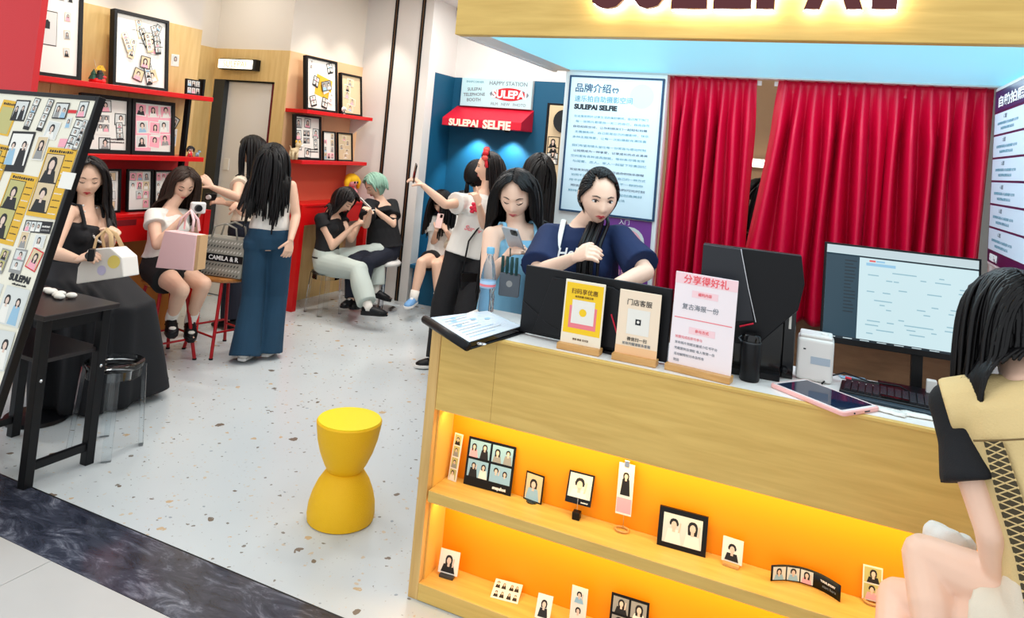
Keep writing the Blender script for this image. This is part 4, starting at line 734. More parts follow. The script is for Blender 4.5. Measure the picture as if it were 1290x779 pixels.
# pink tablet
t = thing('tablet', (.03, 2.58, ZT), 'tablet in a pale pink case at the front edge of the counter', 'tablet')
M = MX((.082, 2.425, ZT), V((.108, .145, 0)), V((-.20, .195, 0))); tw, tl = .178, .275
def rrect(x0, x1, y0, y1, r, n=5): return [(cx+r*math.cos(a), cy+r*math.sin(a)) for cx, cy, a0 in ((x1-r, y0+r, -90), (x1-r, y1-r, 0), (x0+r, y1-r, 90), (x0+r, y0+r, 180)) for a in [math.radians(a0+90*k/n) for k in range(n+1)]]
build('case', MB().prism(rrect(0, tw, 0, tl, .014), 0, .013, 0, M), mat('case_pink', (250, 190, 184), .45), t, bevel=.003); build('bezel', MB().prism(rrect(.007, tw-.007, .007, tl-.007, .008), .013, .0136, 0, M), mat('bezel_white', (240, 232, 230), .3), t)
build('glass', MB().prism(rrect(.014, tw-.014, .018, tl-.018, .004), .0136, .0142, 0, M), mat('tablet_glass', (22, 40, 66), .06), t); build('camera_hole', MB().ball(M @ V((.05, -.0008, .0065)), (.003, .003, .003), 8), 'ink', t); build('port', MB().box(.10, .125, -.0006, .0, .004, .008, 0, M), 'ink', t)
# ring binder overhanging the corner
t = thing('display_folder', (-1.22, 2.55, ZT), 'open black leather folder of printed sheets on the counter corner', 'folder')
M = MX((-1.402, 2.50, ZT+.008), V((.128, .33, .0)), V((.304, -.232, 0)))   # local x: along the short back edge, y: towards the camera
q = [(0, 0), (.36, 0), (.36, .36), (0, .36)]
bl, br, fr, fl = V((-1.402, 2.50, 0)), V((-1.272, 2.80, 0)), V((-1.036, 2.655, 0)), V((-1.10, 2.275, 0))
def fold(z0, z1, ins):
    c_ = (bl+br+fr+fl)/4; pts = [p+(c_-p).normalized()*ins for p in (bl, fl, fr, br)]; return MB().prism([(p.x, p.y) for p in pts], z0, z1)
build('cover', fold(ZT, ZT+.006, 0), 'black_plastic', t, bevel=.003); build('pages', fold(ZT+.006, ZT+.024, .014), 'black_gloss', t, bevel=.002); build('spine', MB().tube([(bl.x, bl.y, ZT+.016), (fl.x, fl.y, ZT+.016)], [.016, .016], 12), 'black_plastic', t, smooth=True)
build('top_sheet', fold(ZT+.0245, ZT+.0255, .022), mat('sheet_white', (226, 236, 246), .15), t)
ax = (fr-fl).normalized(); ay = (bl-fl).normalized(); Mf = Matrix((ax, ay, V((0, 0, 1)))).transposed().to_4x4(); Mf.translation = fl+V((0, 0, ZT+.0258)); mb = MB(); rr = random.Random(8)
for k in range(5): mb.ell(.07+rr.random()*.2, .16+rr.random()*.13, .018, .012, .0003*k, P['blue'], Mf, 10)
for k in range(9): scribble(mb, Mf, .05, .05+rr.uniform(.1, .24), .05+k*.03, .006, .001, P['grey'] if k % 2 else P['blue'], rr)
build('print', mb, PAL, t); 
for k in range(2): build('corner_clip', MB().ball(V((fl.x+.03, fl.y+.035, ZT+.024))+V((.012*k, .004*k, 0)), (.012, .012, .004), 10), 'chrome', t)
# water bottle
t = thing('water_bottle', (-1.30, 2.86, ZT), 'clear blue-tinted water bottle with pink label beside the folder', 'bottle')
build('body', MB().lathe([(.03, 0), (.034, .006), (.034, .07), (.030, .085), (.034, .1), (.033, .15), (.024, .20), (.0135, .235), (.0135, .255)], (-1.31, 2.855, ZT), 28), mat('pet_plastic', (206, 228, 244), .05, trans=.92, ior=1.2), t, smooth=True); build('cap', MB().lathe([(.017, .25), (.0175, .255), (.0175, .272), (.015, .276)], (-1.31, 2.855, ZT), 20), mat('cap_blue', (120, 190, 224), .4), t, smooth='auto')
build('label', MB().lathe([(.0345, .105), (.0345, .135)], (-1.31, 2.855, ZT), 28), mat('label_blue', (170, 200, 226), .5), t, smooth=True); build('label_mark', MB().lathe([(.0349, .112), (.0349, .122)], (-1.31, 2.855, ZT), 28), 'ink_pink', t)
# ---- white side ledge beyond the folder
# ================================================================== PHOTO THINGS IN THE NICHES
def niche_card(x0, x1, y, z, h, label, n=1, rows=1, border='paper', bg='pale', lean=.16, rz=0, base=None, name='photo_stand', cloth=None, foot=.0, seed=0, thick=.003, caption=None, frame_w=.006, pink=0):
    c = V(((x0+x1)/2, y, z)); t = thing(name, c, label, 'photo', 'small photo displays in the counter niches'); w_ = x1-x0; ax = V((math.cos(rz), math.sin(rz), 0)); bk = V((-ax.y, ax.x, 0))
    M = MX(c+V((0, 0, foot+.0005)), ax, V((0, 0, 1))*math.cos(lean)+bk*math.sin(lean)); rr = random.Random(seed)
    cd = build('card', MB().box(-w_/2, w_/2, 0, h, -thick, 0, 0, M), {'paper': 'paper', 'black': 'frame_black'}[border], t)
    mb = MB(); b_ = frame_w; cw = (w_-b_*(n+1))/n; cap = h*pink if pink else (h*.14 if caption else 0); rh = (h-cap-b_*(rows+1))/rows
    for i in range(n):
        for j in range(rows): portrait(mb, M, -w_/2+b_+i*(cw+b_), -w_/2+b_+i*(cw+b_)+cw, cap+b_+j*(rh+b_), cap+b_+j*(rh+b_)+rh, .0008, bg, rr, 1 if cw < rh*1.25 else 2, cloth)
    build('print', mb, PAL, cd)
    if pink: build('pink_foot', MB().rect(-w_*.46, w_*.46, h*.04, h*pink*.95, .0008, 0, M), 'p_pink', cd); build('clip', MB().box(-.009, .009, h-.012, h+.012, -.006, .004, 0, M), 'chrome', t, bevel=.002)
    if caption: text('caption', caption, .012, M @ Matrix.Translation((w_*.25, cap*.55, .0009)), 'ink_white' if border == 'black' else 'ink', cd, bold=.0006, width=w_*.28)
    if base == 'block': build('base', MB().box(-w_*.36, w_*.36, -.014, .012, 0, .012, 0, MX(c, ax, bk)), 'steel_grey', t, bevel=.002)
    elif base == 'cube': build('base', MB().box(-.014, .014, -.014, .014, 0, .026, 0, MX(c, ax, bk)), 'black_plastic', t, bevel=.002); build('wire', MB().tube([c+V((0, 0, .026)), c+V((0, 0, foot+.02))], .0016, 6), 'chrome', t)
    elif base == 'ring':
        build('base', MB().tube([c+V((.024*math.cos(a*.3927), .018*math.sin(a*.3927), .006)) for a in range(17)], .004, 8), 'brown_wood' if 0 else 'stand_wood', t, smooth=True); build('wire', MB().tube([c+V((0, .014, .006)), c+V((0, .014, foot+.03))], .0014, 6), 'chrome', t)
    elif base == 'wood': build('base', MB().box(-w_*.4, w_*.4, -.016, .010, 0, .010, 0, MX(c, ax, bk)), 'stand_wood', t, bevel=.002)
    elif base == 'clear': build('base', MB().lathe([(.022, 0), (.022, .006)], c, 16), 'acrylic', t)
    return t
Z1, Z2 = .4085, .0645
niche_card(-1.292, -1.254, 2.60, Z1, .175, 'white four-photo strip leaning in the corner of the upper niche', 1, 4, 'paper', 'olive', .14, -.1, seed=1, frame_w=.005)
niche_card(-1.225, -1.028, 2.61, Z1, .176, 'black sheet of four colour portraits with pink hair bows, upper niche', 2, 2, 'black', 'blue', .12, .05, seed=2, caption='snapshot', frame_w=.009)
niche_card(-.982, -.905, 2.625, Z1, .10, 'small square black-edged photo of two people, upper niche', 1, 1, 'black', 'beige', .1, -.12, 'clear', seed=3, frame_w=.005)
niche_card(-.808, -.712, 2.60, Z1, .105, 'tilted black photo card on a small cube with wire clip', 1, 1, 'black', 'pale', .35, .05, 'cube', seed=4, foot=.05, caption='SNAPSHOT')
niche_card(-.622, -.566, 2.61, Z1, .175, 'tall white clip card with pink foot on a ring stand', 1, 1, 'paper', 'paper', .04, .05, 'ring', seed=5, foot=.055, cloth='black', frame_w=.007, pink=.34)
t = niche_card(-.466, -.303, 2.595, Z1, .125, 'black framed landscape photo of two people with raised arms', 1, 1, 'black', 'pale', .14, .05, None, 'photo_display', seed=6, thick=.012, frame_w=.016)
niche_card(-.252, -.186, 2.60, Z1, .075, 'small white landscape photo on a wooden block, upper niche', 1, 1, 'paper', 'paper', .14, -.06, 'wood', seed=7, foot=.008, cloth='black')
t = thing('photo_strip', (0, 2.60, Z1), 'long black curved film strip of three portraits, upper niche', 'photo', 'small photo displays in the counter niches'); mb = MB(); mp = MB(); rr = random.Random(3); n_ = 20; hh = .05
def cpt(u, v, o=0): return V((-.095+.205*u, 2.575+.045*(1-(2*u-1)**2)-o, Z1+.002+v*hh))
mb.rings([[cpt(i/n_, v) for i in range(n_+1)] for v in (0, 1)], False, False, closed=False); o = build('strip', mb, 'frame_black', t, smooth=True); o.modifiers.new('thick', 'SOLIDIFY').thickness = .0015
for k in range(3):
    a, b_ = .03+k*.2, .21+k*.2; p0, p1, p2, p3 = cpt(a, .1, .003), cpt(b_, .1, .003), cpt(b_, .9, .003), cpt(a, .9, .003); Mx = MX((p0+p1)/2, p1-p0, (0, 0, 1)); L_ = (p1-p0).length; portrait(mp, Mx, -L_/2, L_/2, 0, hh*.8, .001, 'pale', rr)
build('print', mp, PAL, t); Mx = MX(cpt(.82, .62, .004), cpt(.95, .5)-cpt(.7, .5), (0, 0, 1)); text('caption', 'YOUR STORY', .009, Mx, 'ink_white', t, width=.05, bold=.0003); text('caption', 'start here', .009, MX(cpt(.84, .35, .004), cpt(.95, .5)-cpt(.7, .5), (0, 0, 1)), 'ink_grey', t, width=.045)
niche_card(.172, .228, 2.63, Z1, .10, 'small framed double portrait on a ring stand at the right of the upper niche', 1, 2, 'paper', 'olive', .1, .1, 'ring', seed=8, foot=.006, frame_w=.004)
niche_card(-1.284, -1.204, 2.575, Z2, .083, 'small white card of two girls on a grey block, lower niche corner', 1, 1, 'paper', 'paper', .2, .1, 'block', seed=9, foot=.01, cloth='black')
niche_card(-1.05, -.945, 2.56, Z2, .075, 'white four-up photo sheet lying back on the lower shelf', 2, 2, 'paper', 'paper', 1.15, .15, None, seed=10, cloth='black')
niche_card(-.865, -.81, 2.535, Z2, .075, 'little white portrait card standing low at the lower shelf front', 1, 1, 'paper', 'paper', .5, .1, None, seed=11, cloth='black')
niche_card(-.75, -.692, 2.58, Z2, .115, 'upright white card of two small portraits in a clear holder, lower niche', 1, 2, 'paper', 'paper', .06, .05, 'clear', seed=12, foot=.006, frame_w=.009)
niche_card(-.612, -.478, 2.60, Z2, .128, 'black four-up sheet of grey portraits, lower niche', 2, 2, 'black', 'grey', .12, .05, None, seed=13, frame_w=.008)
niche_card(-.315, -.255, 2.61, Z2, .105, 'white card standing under the black framed photo, lower niche', 1, 1, 'paper', 'paper', .1, .05, 'block', seed=14, foot=.006)
# ================================================================== PEOPLE
mat('skin', (232, 190, 164), .5, var=.04, vscale=20); mat('skin_fair', (243, 202, 177), .48, var=.03, vscale=20)
mat('hair_black', (11, 10, 12), .42, spec=.3); mat('hair_brown', (50, 36, 29), .45, spec=.3); mat('hair_dark', (22, 17, 18), .42, spec=.3); mat('hair_green', (140, 178, 160), .5, spec=.3)
mat('eye_white', (236, 232, 228), .3); mat('iris', (28, 18, 16), .2); mat('lip', (190, 86, 88), .4); mat('lip_red', (176, 30, 46), .35); mat('brow', (50, 38, 34), .6)
dg_cache = {}
def remesh(mb, voxel, smooth=2, name='tmp'):
    me = bpy.data.meshes.new(name); me.from_pydata(mb.v, [], mb.f)
    bm = bmesh.new(); bm.from_mesh(me); bmesh.ops.recalc_face_normals(bm, faces=bm.faces); bm.to_mesh(me); bm.free()
    o = bpy.data.objects.new(name, me); C.objects.link(o)
    r = o.modifiers.new('r', 'REMESH'); r.mode = 'VOXEL'; r.voxel_size = voxel
    if smooth: s = o.modifiers.new('s', 'SMOOTH'); s.iterations = smooth; s.factor = .5
    out = bpy.data.meshes.new_from_object(o.evaluated_get(bpy.context.evaluated_depsgraph_get()))
    n = len(out.vertices); co = np.empty(n*3); out.vertices.foreach_get('co', co); no = np.empty(n*3); out.vertices.foreach_get('normal', no)
    fs = [tuple(p.vertices) for p in out.polygons]
    bpy.data.objects.remove(o); bpy.data.meshes.remove(me); bpy.data.meshes.remove(out)
    return co.reshape(-1, 3), no.reshape(-1, 3), fs
def wrinkle(co, no, amp, seed, f=16):
    r = np.random.RandomState(seed); d = np.zeros(len(co))
    for k in range(7):
        w_ = r.normal(size=3); w_ /= np.linalg.norm(w_); w_[2] *= .6; d += np.sin(co @ w_*f*r.uniform(.6, 2.2)+r.uniform(0, 6)+1.5*np.sin(co @ r.normal(size=3)*6))
    return co+no*(d/7*amp)[:, None]
def mesh_obj(name, co, fs, m, parent, smooth=True):
    me = bpy.data.meshes.new(name); me.from_pydata([tuple(p) for p in co], [], fs); me.materials.append(MATS[m] if isinstance(m, str) else m)
    me.polygons.foreach_set('use_smooth', [smooth]*len(me.polygons)); me.update()
    return link_mesh(name, me, parent)
def vlerp(a, b, t): return a+(b-a)*t
# ---- head surface (x lateral, y forward, z up; origin mid head)
def head_surface(nu=56, nv=44):
    vs = []; 
    for i in range(1, nv):
        th = math.pi*i/nv
        for j in range(nu):
            ph = 2*math.pi*j/nu
            d = (math.sin(th)*math.cos(ph), math.sin(th)*math.sin(ph), math.cos(th)); vs.append(head_pt(d))
    vs.append(head_pt((0, 0, 1))); vs.append(head_pt((0, 0, -1)))
    fs = []; N = (nv-1)*nu
    for i in range(nv-2):
        for j in range(nu): fs.append((i*nu+j, (i+1)*nu+j, (i+1)*nu+(j+1) % nu, i*nu+(j+1) % nu))
    for j in range(nu): fs.append((N, j, (j+1) % nu)); fs.append((N+1, (nv-2)*nu+(j+1) % nu, (nv-2)*nu+j))
    return vs, fs
def sstep(a, b, x): t = min(1, max(0, (x-a)/(b-a))); return t*t*(3-2*t)
def head_pt(d):
    dx, dy, dz = d; x, y, z = .0725*dx, .094*dy, .112*dz; t = max(0, -dz)
    x *= 1-.40*t**1.7; x *= 1+.03*math.exp(-((dz+.15)/.25)**2)
    if dy < 0: y *= 1-.55*sstep(.25, 1, t)
    else:
        y *= 1-.02*t
        y = y*(1-.05*math.exp(-(dz/.5)**2))
    if dz > .55: z *= 1-.03*(dz-.55)
    if dy > .25:
        w_ = sstep(.25, .6, dy)
        g = 0
        if z < .012: g = min(1, (.012-z)/.046) if z > -.034 else math.exp(-((z+.034)/.0075)**2)
        y += w_*.021*g*math.exp(-(x/(.008+.005*g))**2)
        y -= w_*.008*math.exp(-((abs(x)-.031)/.016)**2-((z-.004)/.011)**2)
        y += w_*.003*math.exp(-((z-.022)/.009)**2-(x/.05)**2)
        y += w_*.0055*math.exp(-(x/.019)**2-((z+.064)/.0085)**2)
        y += w_*.006*math.exp(-(x/.02)**2-((z+.1)/.014)**2)
        y += w_*.004*math.exp(-((abs(x)-.04)/.02)**2-((z+.03)/.022)**2)
    return (x, y, z)
def front_y(x, z):
    dz = max(-.98, min(.98, z/.112)); t = max(0, -dz); dx = x/(.0725*(1-.40*t**1.7)); r2 = 1-dz*dz-dx*dx
    return head_pt((dx, math.sqrt(max(.02, r2)), dz))[1]
HS = head_surface()
def add_hand(mb, wr, kn, normal, curl=.5, scale=1.0, thumb=1, point=False):
    """palm + five fingers; wr wrist, kn knuckle middle, normal: palm side"""
    d = (kn-wr).normalized(); n = normal-d*normal.dot(d)
    if n.length < 1e-3: n = d.orthogonal()
    n.normalize(); s = d.cross(n)*thumb; S = scale; L_ = .085*S
    mb.tube([wr-d*.012*S, wr+d*.02*S, wr+d*.055*S, wr+d*L_], [(.020*S, .016*S), (.027*S, .014*S), (.038*S, .0135*S), (.037*S, .0115*S)], 12, side=s)
    for k, (o_, ln) in enumerate(((-.028, .060), (-.0095, .070), (.0095, .074), (.028, .068))):
        c = curl*(1+.08*k); 
        if point and k == 3: c = .02
        p = wr+d*(L_-.012*S)+s*o_*S; dr = (d+s*o_*1.5).normalized(); pts = [p]; r = [.0092*S]
        for q in range(3):
            a = c*(.55, 1.0, .8)[q]; dr = (dr*math.cos(a)+n*math.sin(a)).normalized(); p = p+dr*ln*S*(.5, .3, .22)[q]; pts.append(p); r.append((.0085, .0078, .006)[q]*S)
        mb.tube(pts, r, 8)
    p = wr+d*.022*S+s*.024*S; dr = (d*.7+s*.75+n*.25).normalized(); pts = [p-dr*.01]; r = [.012*S]
    for q in range(3):
        p = p+dr*(.028, .026, .02)[q]*S; pts.append(p); r.append((.0105, .0095, .007)[q]*S); dr = (dr+d*.25*(1-curl)+n*.45*curl).normalized()
    mb.tube(pts, r, 8)
def add_shoe(name, an, toe, m, sole, parent, kind='sneaker', up=None):
    d = toe-an; d = d.normalized(); up = V((0, 0, 1)) if up is None else up; up = (up-d*up.dot(d)).normalized(); s = d.cross(up)
    base = an-up*.062; A = lambda f, u: base+d*f+up*u
    mb = MB(); mb.tube([A(-.055, .035), A(-.03, .04), A(.03, .040), A(.09, .032), A(.14, .026), A(.168, .022)], [(.026, .030), (.034, .040), (.037, .040), (.043, .032), (.038, .024), (.018, .012)], 14, side=s)
    if kind != 'clog': mb.tube([A(-.02, .03), A(-.018, .075)], [(.036, .042), (.036, .040)], 14, side=s)
    o = build(name, mb, m, parent, smooth=True)
    sb = MB(); pts = [(-.062, .02), (-.05, .032), (0, .036), (.06, .040), (.11, .047), (.15, .038), (.178, .018)]
    ring = [(f, w_) for f, w_ in pts]+[(f, -w_) for f, w_ in reversed(pts)]
    h_ = .022 if kind == 'sneaker' else .034
    sb.rings([[A(f, u)+s*w_ for f, w_ in ring] for u in (0, h_*.5, h_)]); build('sole', sb, sole, o, bevel=.004)
    if kind == 'mule': build('patch', MB().ball(A(.105, .062), (.028, .022, .012), 10, basis=Matrix((d, s, up)).transposed()), 'paper', o, smooth=True)
    if kind == 'strap': build('strap', MB().tube([A(.04, .03)+s*.04, A(.045, .07), A(.04, .03)-s*.04], [.008, .01, .008], 8), m, o, smooth=True); build('buckle', MB().ball(A(.05, .074), (.016, .016, .006), 10), 'paper', o); build('toe_patch', MB().ball(A(.125, .052), (.026, .024, .012), 10), 'paper', o, smooth=True)
    if kind == 'sneaker': build('laces', MB().tube([A(.04, .074), A(.075, .064), A(.10, .056)], [(.016, .004)]*3, 8, side=s), 'white_lam', o)
    return o
def person(J, label, face, look=None, hair=None, top=None, bottom=None, shoes=None, hands=None, skin='skin', lips='lip', eyes='down', voxel=.0085, ears=True, seed=1, hscale=1.06, group=None, headup=None, bust=1.0, fat=1.0):
    J = {k: V(v) for k, v in J.items()}; face = V((face[0], face[1], 0)).normalized(); rnd = random.Random(seed)
    base = V((J['pel'].x, J['pel'].y, 0)); root = thing('person', base, label, 'person', group)
    pel, neck = J['pel'], J['neck']; spine = (neck-pel); SL = spine.length; u = spine/SL
    latS = (J['shR']-J['shL']).normalized(); latH = (J['hipR']-J['hipL']).normalized()
    def fr(s):
        l = (latH*(1-s)+latS*s).normalized(); l = (l-u*l.dot(u)).normalized(); f = l.cross(u)
        if f.dot(face) < 0: f = -f
        return l, f
    def torso(mb, secs, push=None):
        R = []
        for s, a, b in secs:
            l, f = fr(max(0, min(1, s))); c = pel+u*SL*s+(f*push(s) if push else V((0, 0, 0)))
            R.append([c+l*a*math.cos(2*math.pi*j/20)+f*b*math.sin(2*math.pi*j/20) for j in range(20)])
        mb.rings(R)
    F = fat
    head = J['head']
    # ---- body
    mb = MB()
    torso(mb, [(-.16, .10*F, .08*F), (-.08, .14*F, .10*F), (.05, .158*F, .112*F), (.22, .140*F, .10*F), (.42, .115*F, .085*F), (.62, .128*F, .095*F), (.80, .142*F, .092*F), (.92, .12, .075), (1.0, .062, .056), (1.06, .046, .048)])
    nk = head-V((0, 0, .045)); mb.tube([neck-u*.05, neck+u*.01, vlerp(neck, nk, .6), nk], [.056, .049, .046, .048], 14)
    for sd in 'LR':
        sh, el, wr, ha = J['sh'+sd], J['el'+sd], J['wr'+sd], J['ha'+sd]
        mb.tube([vlerp(neck, sh, .15)-u*.03, vlerp(neck, sh, .6)-u*.015, sh-u*.008], [.052, .048, .045], 12); mb.ball(sh-u*.005, .049, 14)
        fo = (wr-el).normalized()
        mb.tube([sh, vlerp(sh, el, .35), vlerp(sh, el, .75), el], [.047, .045, .039, .036], 12); mb.ball(el, .036, 12)
        mb.tube([el, vlerp(el, wr, .3), vlerp(el, wr, .7), wr, wr+fo*.012], [.036, .037, .029, .0225, .021], 12)
        hp, kn, an = J['hip'+sd], J['kn'+sd], J['an'+sd]
        mb.tube([hp, vlerp(hp, kn, .3), vlerp(hp, kn, .75), kn], [.088*F, .082*F, .062*F, .053*F], 14); mb.ball(hp, .09*F, 14); mb.ball(kn, .053*F, 12)
        sk = (an-kn).normalized(); bk = (-(face)+sk*face.dot(sk)); bk = bk.normalized() if bk.length > .1 else V((0, 0, 0))
        mb.tube([kn, vlerp(kn, an, .28)+bk*.010, vlerp(kn, an, .6)+bk*.004, vlerp(kn, an, .9), an], [.052*F, .055*F, .045*F, .034, .034], 14); mb.ball(an, .035, 12)
        to = J['toe'+sd]; mb.tube([an-V((0, 0, .03)), vlerp(an, to, .5)-V((0, 0, .012)), to], [(.032, .03), (.036, .022), (.026, .012)], 12)
    co, no, fs = remesh(mb, voxel, 3); VS = list(map(tuple, co)); FS = list(fs)
    # hands
    hb = hands or {}
    for sd in 'LR':
        h_ = hb.get(sd, {}); wr, ha = J['wr'+sd], J['ha'+sd]; mh = MB()
        nrm = V(h_['n']) if 'n' in h_ else (-u*.5+face*.2+((pel+neck)/2-wr).normalized()*.7)
        add_hand(mh, wr, wr+(ha-wr).normalized()*.09, nrm, h_.get('curl', .55), h_.get('s', 1.0), h_.get('t', 1 if sd == 'L' else -1), h_.get('point', False))
        c2, n2, f2 = remesh(mh, .004, 1); k = len(VS); VS += list(map(tuple, c2)); FS += [tuple(i+k for i in f) for f in f2]
    # head
    lk = V(look).normalized() if look is not None else face; hu = V(headup) if headup is not None else V((0, 0, 1)); z = (hu-lk*hu.dot(lk)).normalized(); x = lk.cross(z)
    HB = Matrix((x, lk, z)).transposed(); HM = HB.to_4x4(); HM.translation = head; hs = 1.0*hscale
    k = len(VS); VS += [tuple(HM @ (V(p)*hs)) for p in HS[0]]; FS += [tuple(i+k for i in f) for f in HS[1]]
    eb = MB()
    for s_ in (-1, 1):
        eb.ball((s_*.072*hs, -.004, -.006), (.008*hs, .017*hs, .029*hs), 12, M=HM); eb.tube([V((s_*.074*hs, .002, .02*hs)), V((s_*.083*hs, -.012, .016*hs)), V((s_*.082*hs, -.014, -.01)), V((s_*.074*hs, .001, -.03*hs))], [.005, .005, .005, .004], 8, M=HM)
    k = len(VS); VS += eb.v; FS += [tuple(i+k for i in f) for f in eb.f]
    body = mesh_obj('body', VS, FS, skin, root)
    # facial features
    def on(x_, z_, o_=0): return HM @ (V((x_, front_y(x_, z_)+o_, z_))*hs)
    for s_ in (-1, 1):
        ey = on(s_*.0305, .002, -.0015)
        if eyes == 'open':
            e = build('eye', MB().ball(ey, (.0135*hs, .0058*hs, .0062*hs), 12, basis=HB), 'eye_white', root, smooth=True)
            build('iris', MB().ball(on(s_*.0300, .002, .0022), (.0062*hs, .003*hs, .0062*hs), 12, basis=HB), 'iris', e, smooth=True)
            build('eyelid', MB().tube([on(s_*.045, .003, .002), on(s_*.038, .0085, .0042), on(s_*.029, .010, .0048), on(s_*.018, .004, .003)], [.001, .0022, .0024, .001], 8), 'brow', e)
        else:
            e = build('eye', MB().ball(ey, (.0135*hs, .0056*hs, .0066*hs), 12, basis=HB), skin, root, smooth=True)
            build('eyelash', MB().tube([on(s_*.046, .001, .002), on(s_*.038, -.004, .0042), on(s_*.028, -.005, .0048), on(s_*.018, .0, .003)], [.001, .0022, .0022, .001], 8), 'iris', e)
        build('eyebrow', MB().tube([on(s_*.016, .021, .0015), on(s_*.030, .0255, .002), on(s_*.046, .021, .001)], [.0022, .0027, .0012], 8), 'brow', root)
    build('lips', MB().tube([on(-.021, -.063, -.001), on(-.010, -.0595, .001), on(0, -.061, .002), on(.010, -.0595, .001), on(.021, -.063, -.001)], [.001, .0036, .0036, .0036, .001], 8).tube([on(-.018, -.065, -.001), on(0, -.0695, .0015), on(.018, -.065, -.001)], [.001, .0048, .001], 8), lips, root, smooth=True)
    # ---- clothes
    if top:
        tb = MB(); T = dict(hem=-.02, sleeve=.5, loose=.016, neck=.97, m='ink', flare=.01); T.update(top); g = T['loose']
        secs = [(T['hem'], .160*F+g+.006 if T['hem'] < .15 else .125*F+g, .115*F+g+.004 if T['hem'] < .15 else .095*F+g)]
        for s, a, b in ((.05, .158, .112), (.22, .142+g*.4, .102), (.42, .125+g*.5, .096), (.62, .134+g*.3, .108), (.80, .146, .100), (.90, .128, .085)):
            if T['hem'] < s-.03 and s < T['neck']-.04: secs.append((s, a*F+g, b*F+g))
        secs.append((T['neck'], T.get('nw', .072), .068))
        torso(tb, secs)
        l, f = fr(.75)
        if bust:
            for s_ in (-1, 1): tb.ball(pel+u*SL*.66+l*s_*.062+f*(.058+g), (.058*bust, .058*bust, .056*bust), 14)
        if T['sleeve'] > 0:
            for sd in 'LR':
                sh, el, wr = J['sh'+sd], J['el'+sd], J['wr'+sd]
                tb.tube([vlerp(neck, sh, .12)-u*.04, vlerp(neck, sh, .6)-u*.02, sh-u*.008], [.058, .056, .056+g*.3], 14); tb.ball(sh-u*.006, .056+g*.4, 14)
                q = T['sleeve']
                if q <= 1: tb.tube([sh, vlerp(sh, el, q*.5), vlerp(sh, el, q)], [.053+g*.5, .055+g*.8, .054+g+T['flare']], 16)
                else: tb.tube([sh, vlerp(sh, el, .5), el, vlerp(el, wr, q-1)], [.053+g*.5, .054+g, .05+g, .044+g], 16); tb.ball(el, .05+g, 12)
        elif T.get('straps'):
            for sd in 'LR':
                sh = J['sh'+sd]; p = vlerp(neck, sh, .62); l, f = fr(.9); tb.tube([pel+u*SL*.80+(p-neck)*.9+f*.10, p-u*.0+f*.035+V((0, 0, .040)), p+V((0, 0, .042))-f*.02, pel+u*SL*.80+(p-neck)*.9-f*.09], [.012]*4, 8)
        co, no, fs = remesh(tb, .0085, 2); co = wrinkle(co, no, T.get('wr', .0055), seed); T['o'] = mesh_obj(T.get('name', 't_shirt'), co, fs, T['m'], root)
    if bottom:
        bb = MB(); T = dict(kind='pants', m='ink', loose=.014, waist=.24, wid=(.10, .085, .085, .09), to=.96); T.update(bottom); g = T['loose']
        if T['kind'] in ('pants', 'short_skirt', 'shorts'):
            torso(bb, [(-.14, .12*F+g, .10*F+g), (-.06, .150*F+g, .108*F+g), (.05, .160*F+g, .114*F+g), (T['waist']*.7, .148*F+g, .105*F+g), (T['waist'], .135*F+g*.8, .098*F+g*.6)])
            for sd in 'LR':
                hp, kn, an = J['hip'+sd], J['kn'+sd], J['an'+sd]; w_ = T['wid']; bb.ball(hp, .096*F+g, 14)
                if T['kind'] == 'pants':
                    q = T['to']; e = kn+(an-kn)*q; bb.tube([hp, vlerp(hp, kn, .5), kn, vlerp(kn, e, .5), e], [w_[0], (w_[0]+w_[1])/2, w_[1], (w_[1]+w_[2])/2+.002, w_[3]], 18); bb.ball(kn, w_[1]*.98, 14)
                else: q = T['to']; bb.tube([hp, vlerp(hp, kn, q*.5), vlerp(hp, kn, q)], [w_[0], w_[0]*.98, w_[1]], 18)
            if T['kind'] == 'short_skirt':
                a = (J['hipL']+J['hipR'])/2; b = (vlerp(J['hipL'], J['knL'], T['to'])+vlerp(J['hipR'], J['knR'], T['to']))/2; bb.tube([a, b], [(.11, .085), (.10, .075)], 16, side=latH)
            co, no, fs = remesh(bb, .009, 2); co = wrinkle(co, no, T.get('wr', .007), seed+9, 13); mesh_obj(T.get('name', 'trousers'), co, fs, T['m'], root)
        else:   # long draped skirt: rings from the waist over the knees to a hem polygon
            hem = [V(p) for p in T['hem']]; nH = 72; L0 = []
            def closed(P_, n):
                m = len(P_); out = []
                for q in range(n):
                    t = q/n*m; i = int(t); a = t-i; p0, p1, p2, p3 = P_[(i-1) % m], P_[i % m], P_[(i+1) % m], P_[(i+2) % m]
                    out.append(.5*((2*p1)+(-p0+p2)*a+(2*p0-5*p1+4*p2-p3)*a*a+(-p0+3*p1-3*p2+p3)*a**3))
                return out
            rings_ = [closed([V(p) for p in q], nH) for q in T['guides']]+[closed(hem, nH)]; R = []
            for i in range(len(rings_)-1):
                for k in range(8 if i < len(rings_)-2 else 15):
                    t = k/(8 if i < len(rings_)-2 else 14); amp = (i+t)/len(rings_); cen = sum(rings_[i], V())/nH
                    R.append([vlerp(rings_[i][j], rings_[i+1][j], t)+((rings_[i][j]-cen)*V((1, 1, 0))).normalized()*(.022*amp*math.sin(j*2*math.pi*11/nH+2*math.sin(j*.21)+t)+.008*amp*math.sin(j*.9)) if 0 else vlerp(rings_[i][j], rings_[i+1][j], t)+V((rings_[i+1][j].x-cen.x, rings_[i+1][j].y-cen.y, 0)).normalized()*(.034*amp*math.sin(j*2*math.pi*11/nH+2*math.sin(j*.21)+t)+.007*amp*math.sin(j*.9)) for j in range(nH)])
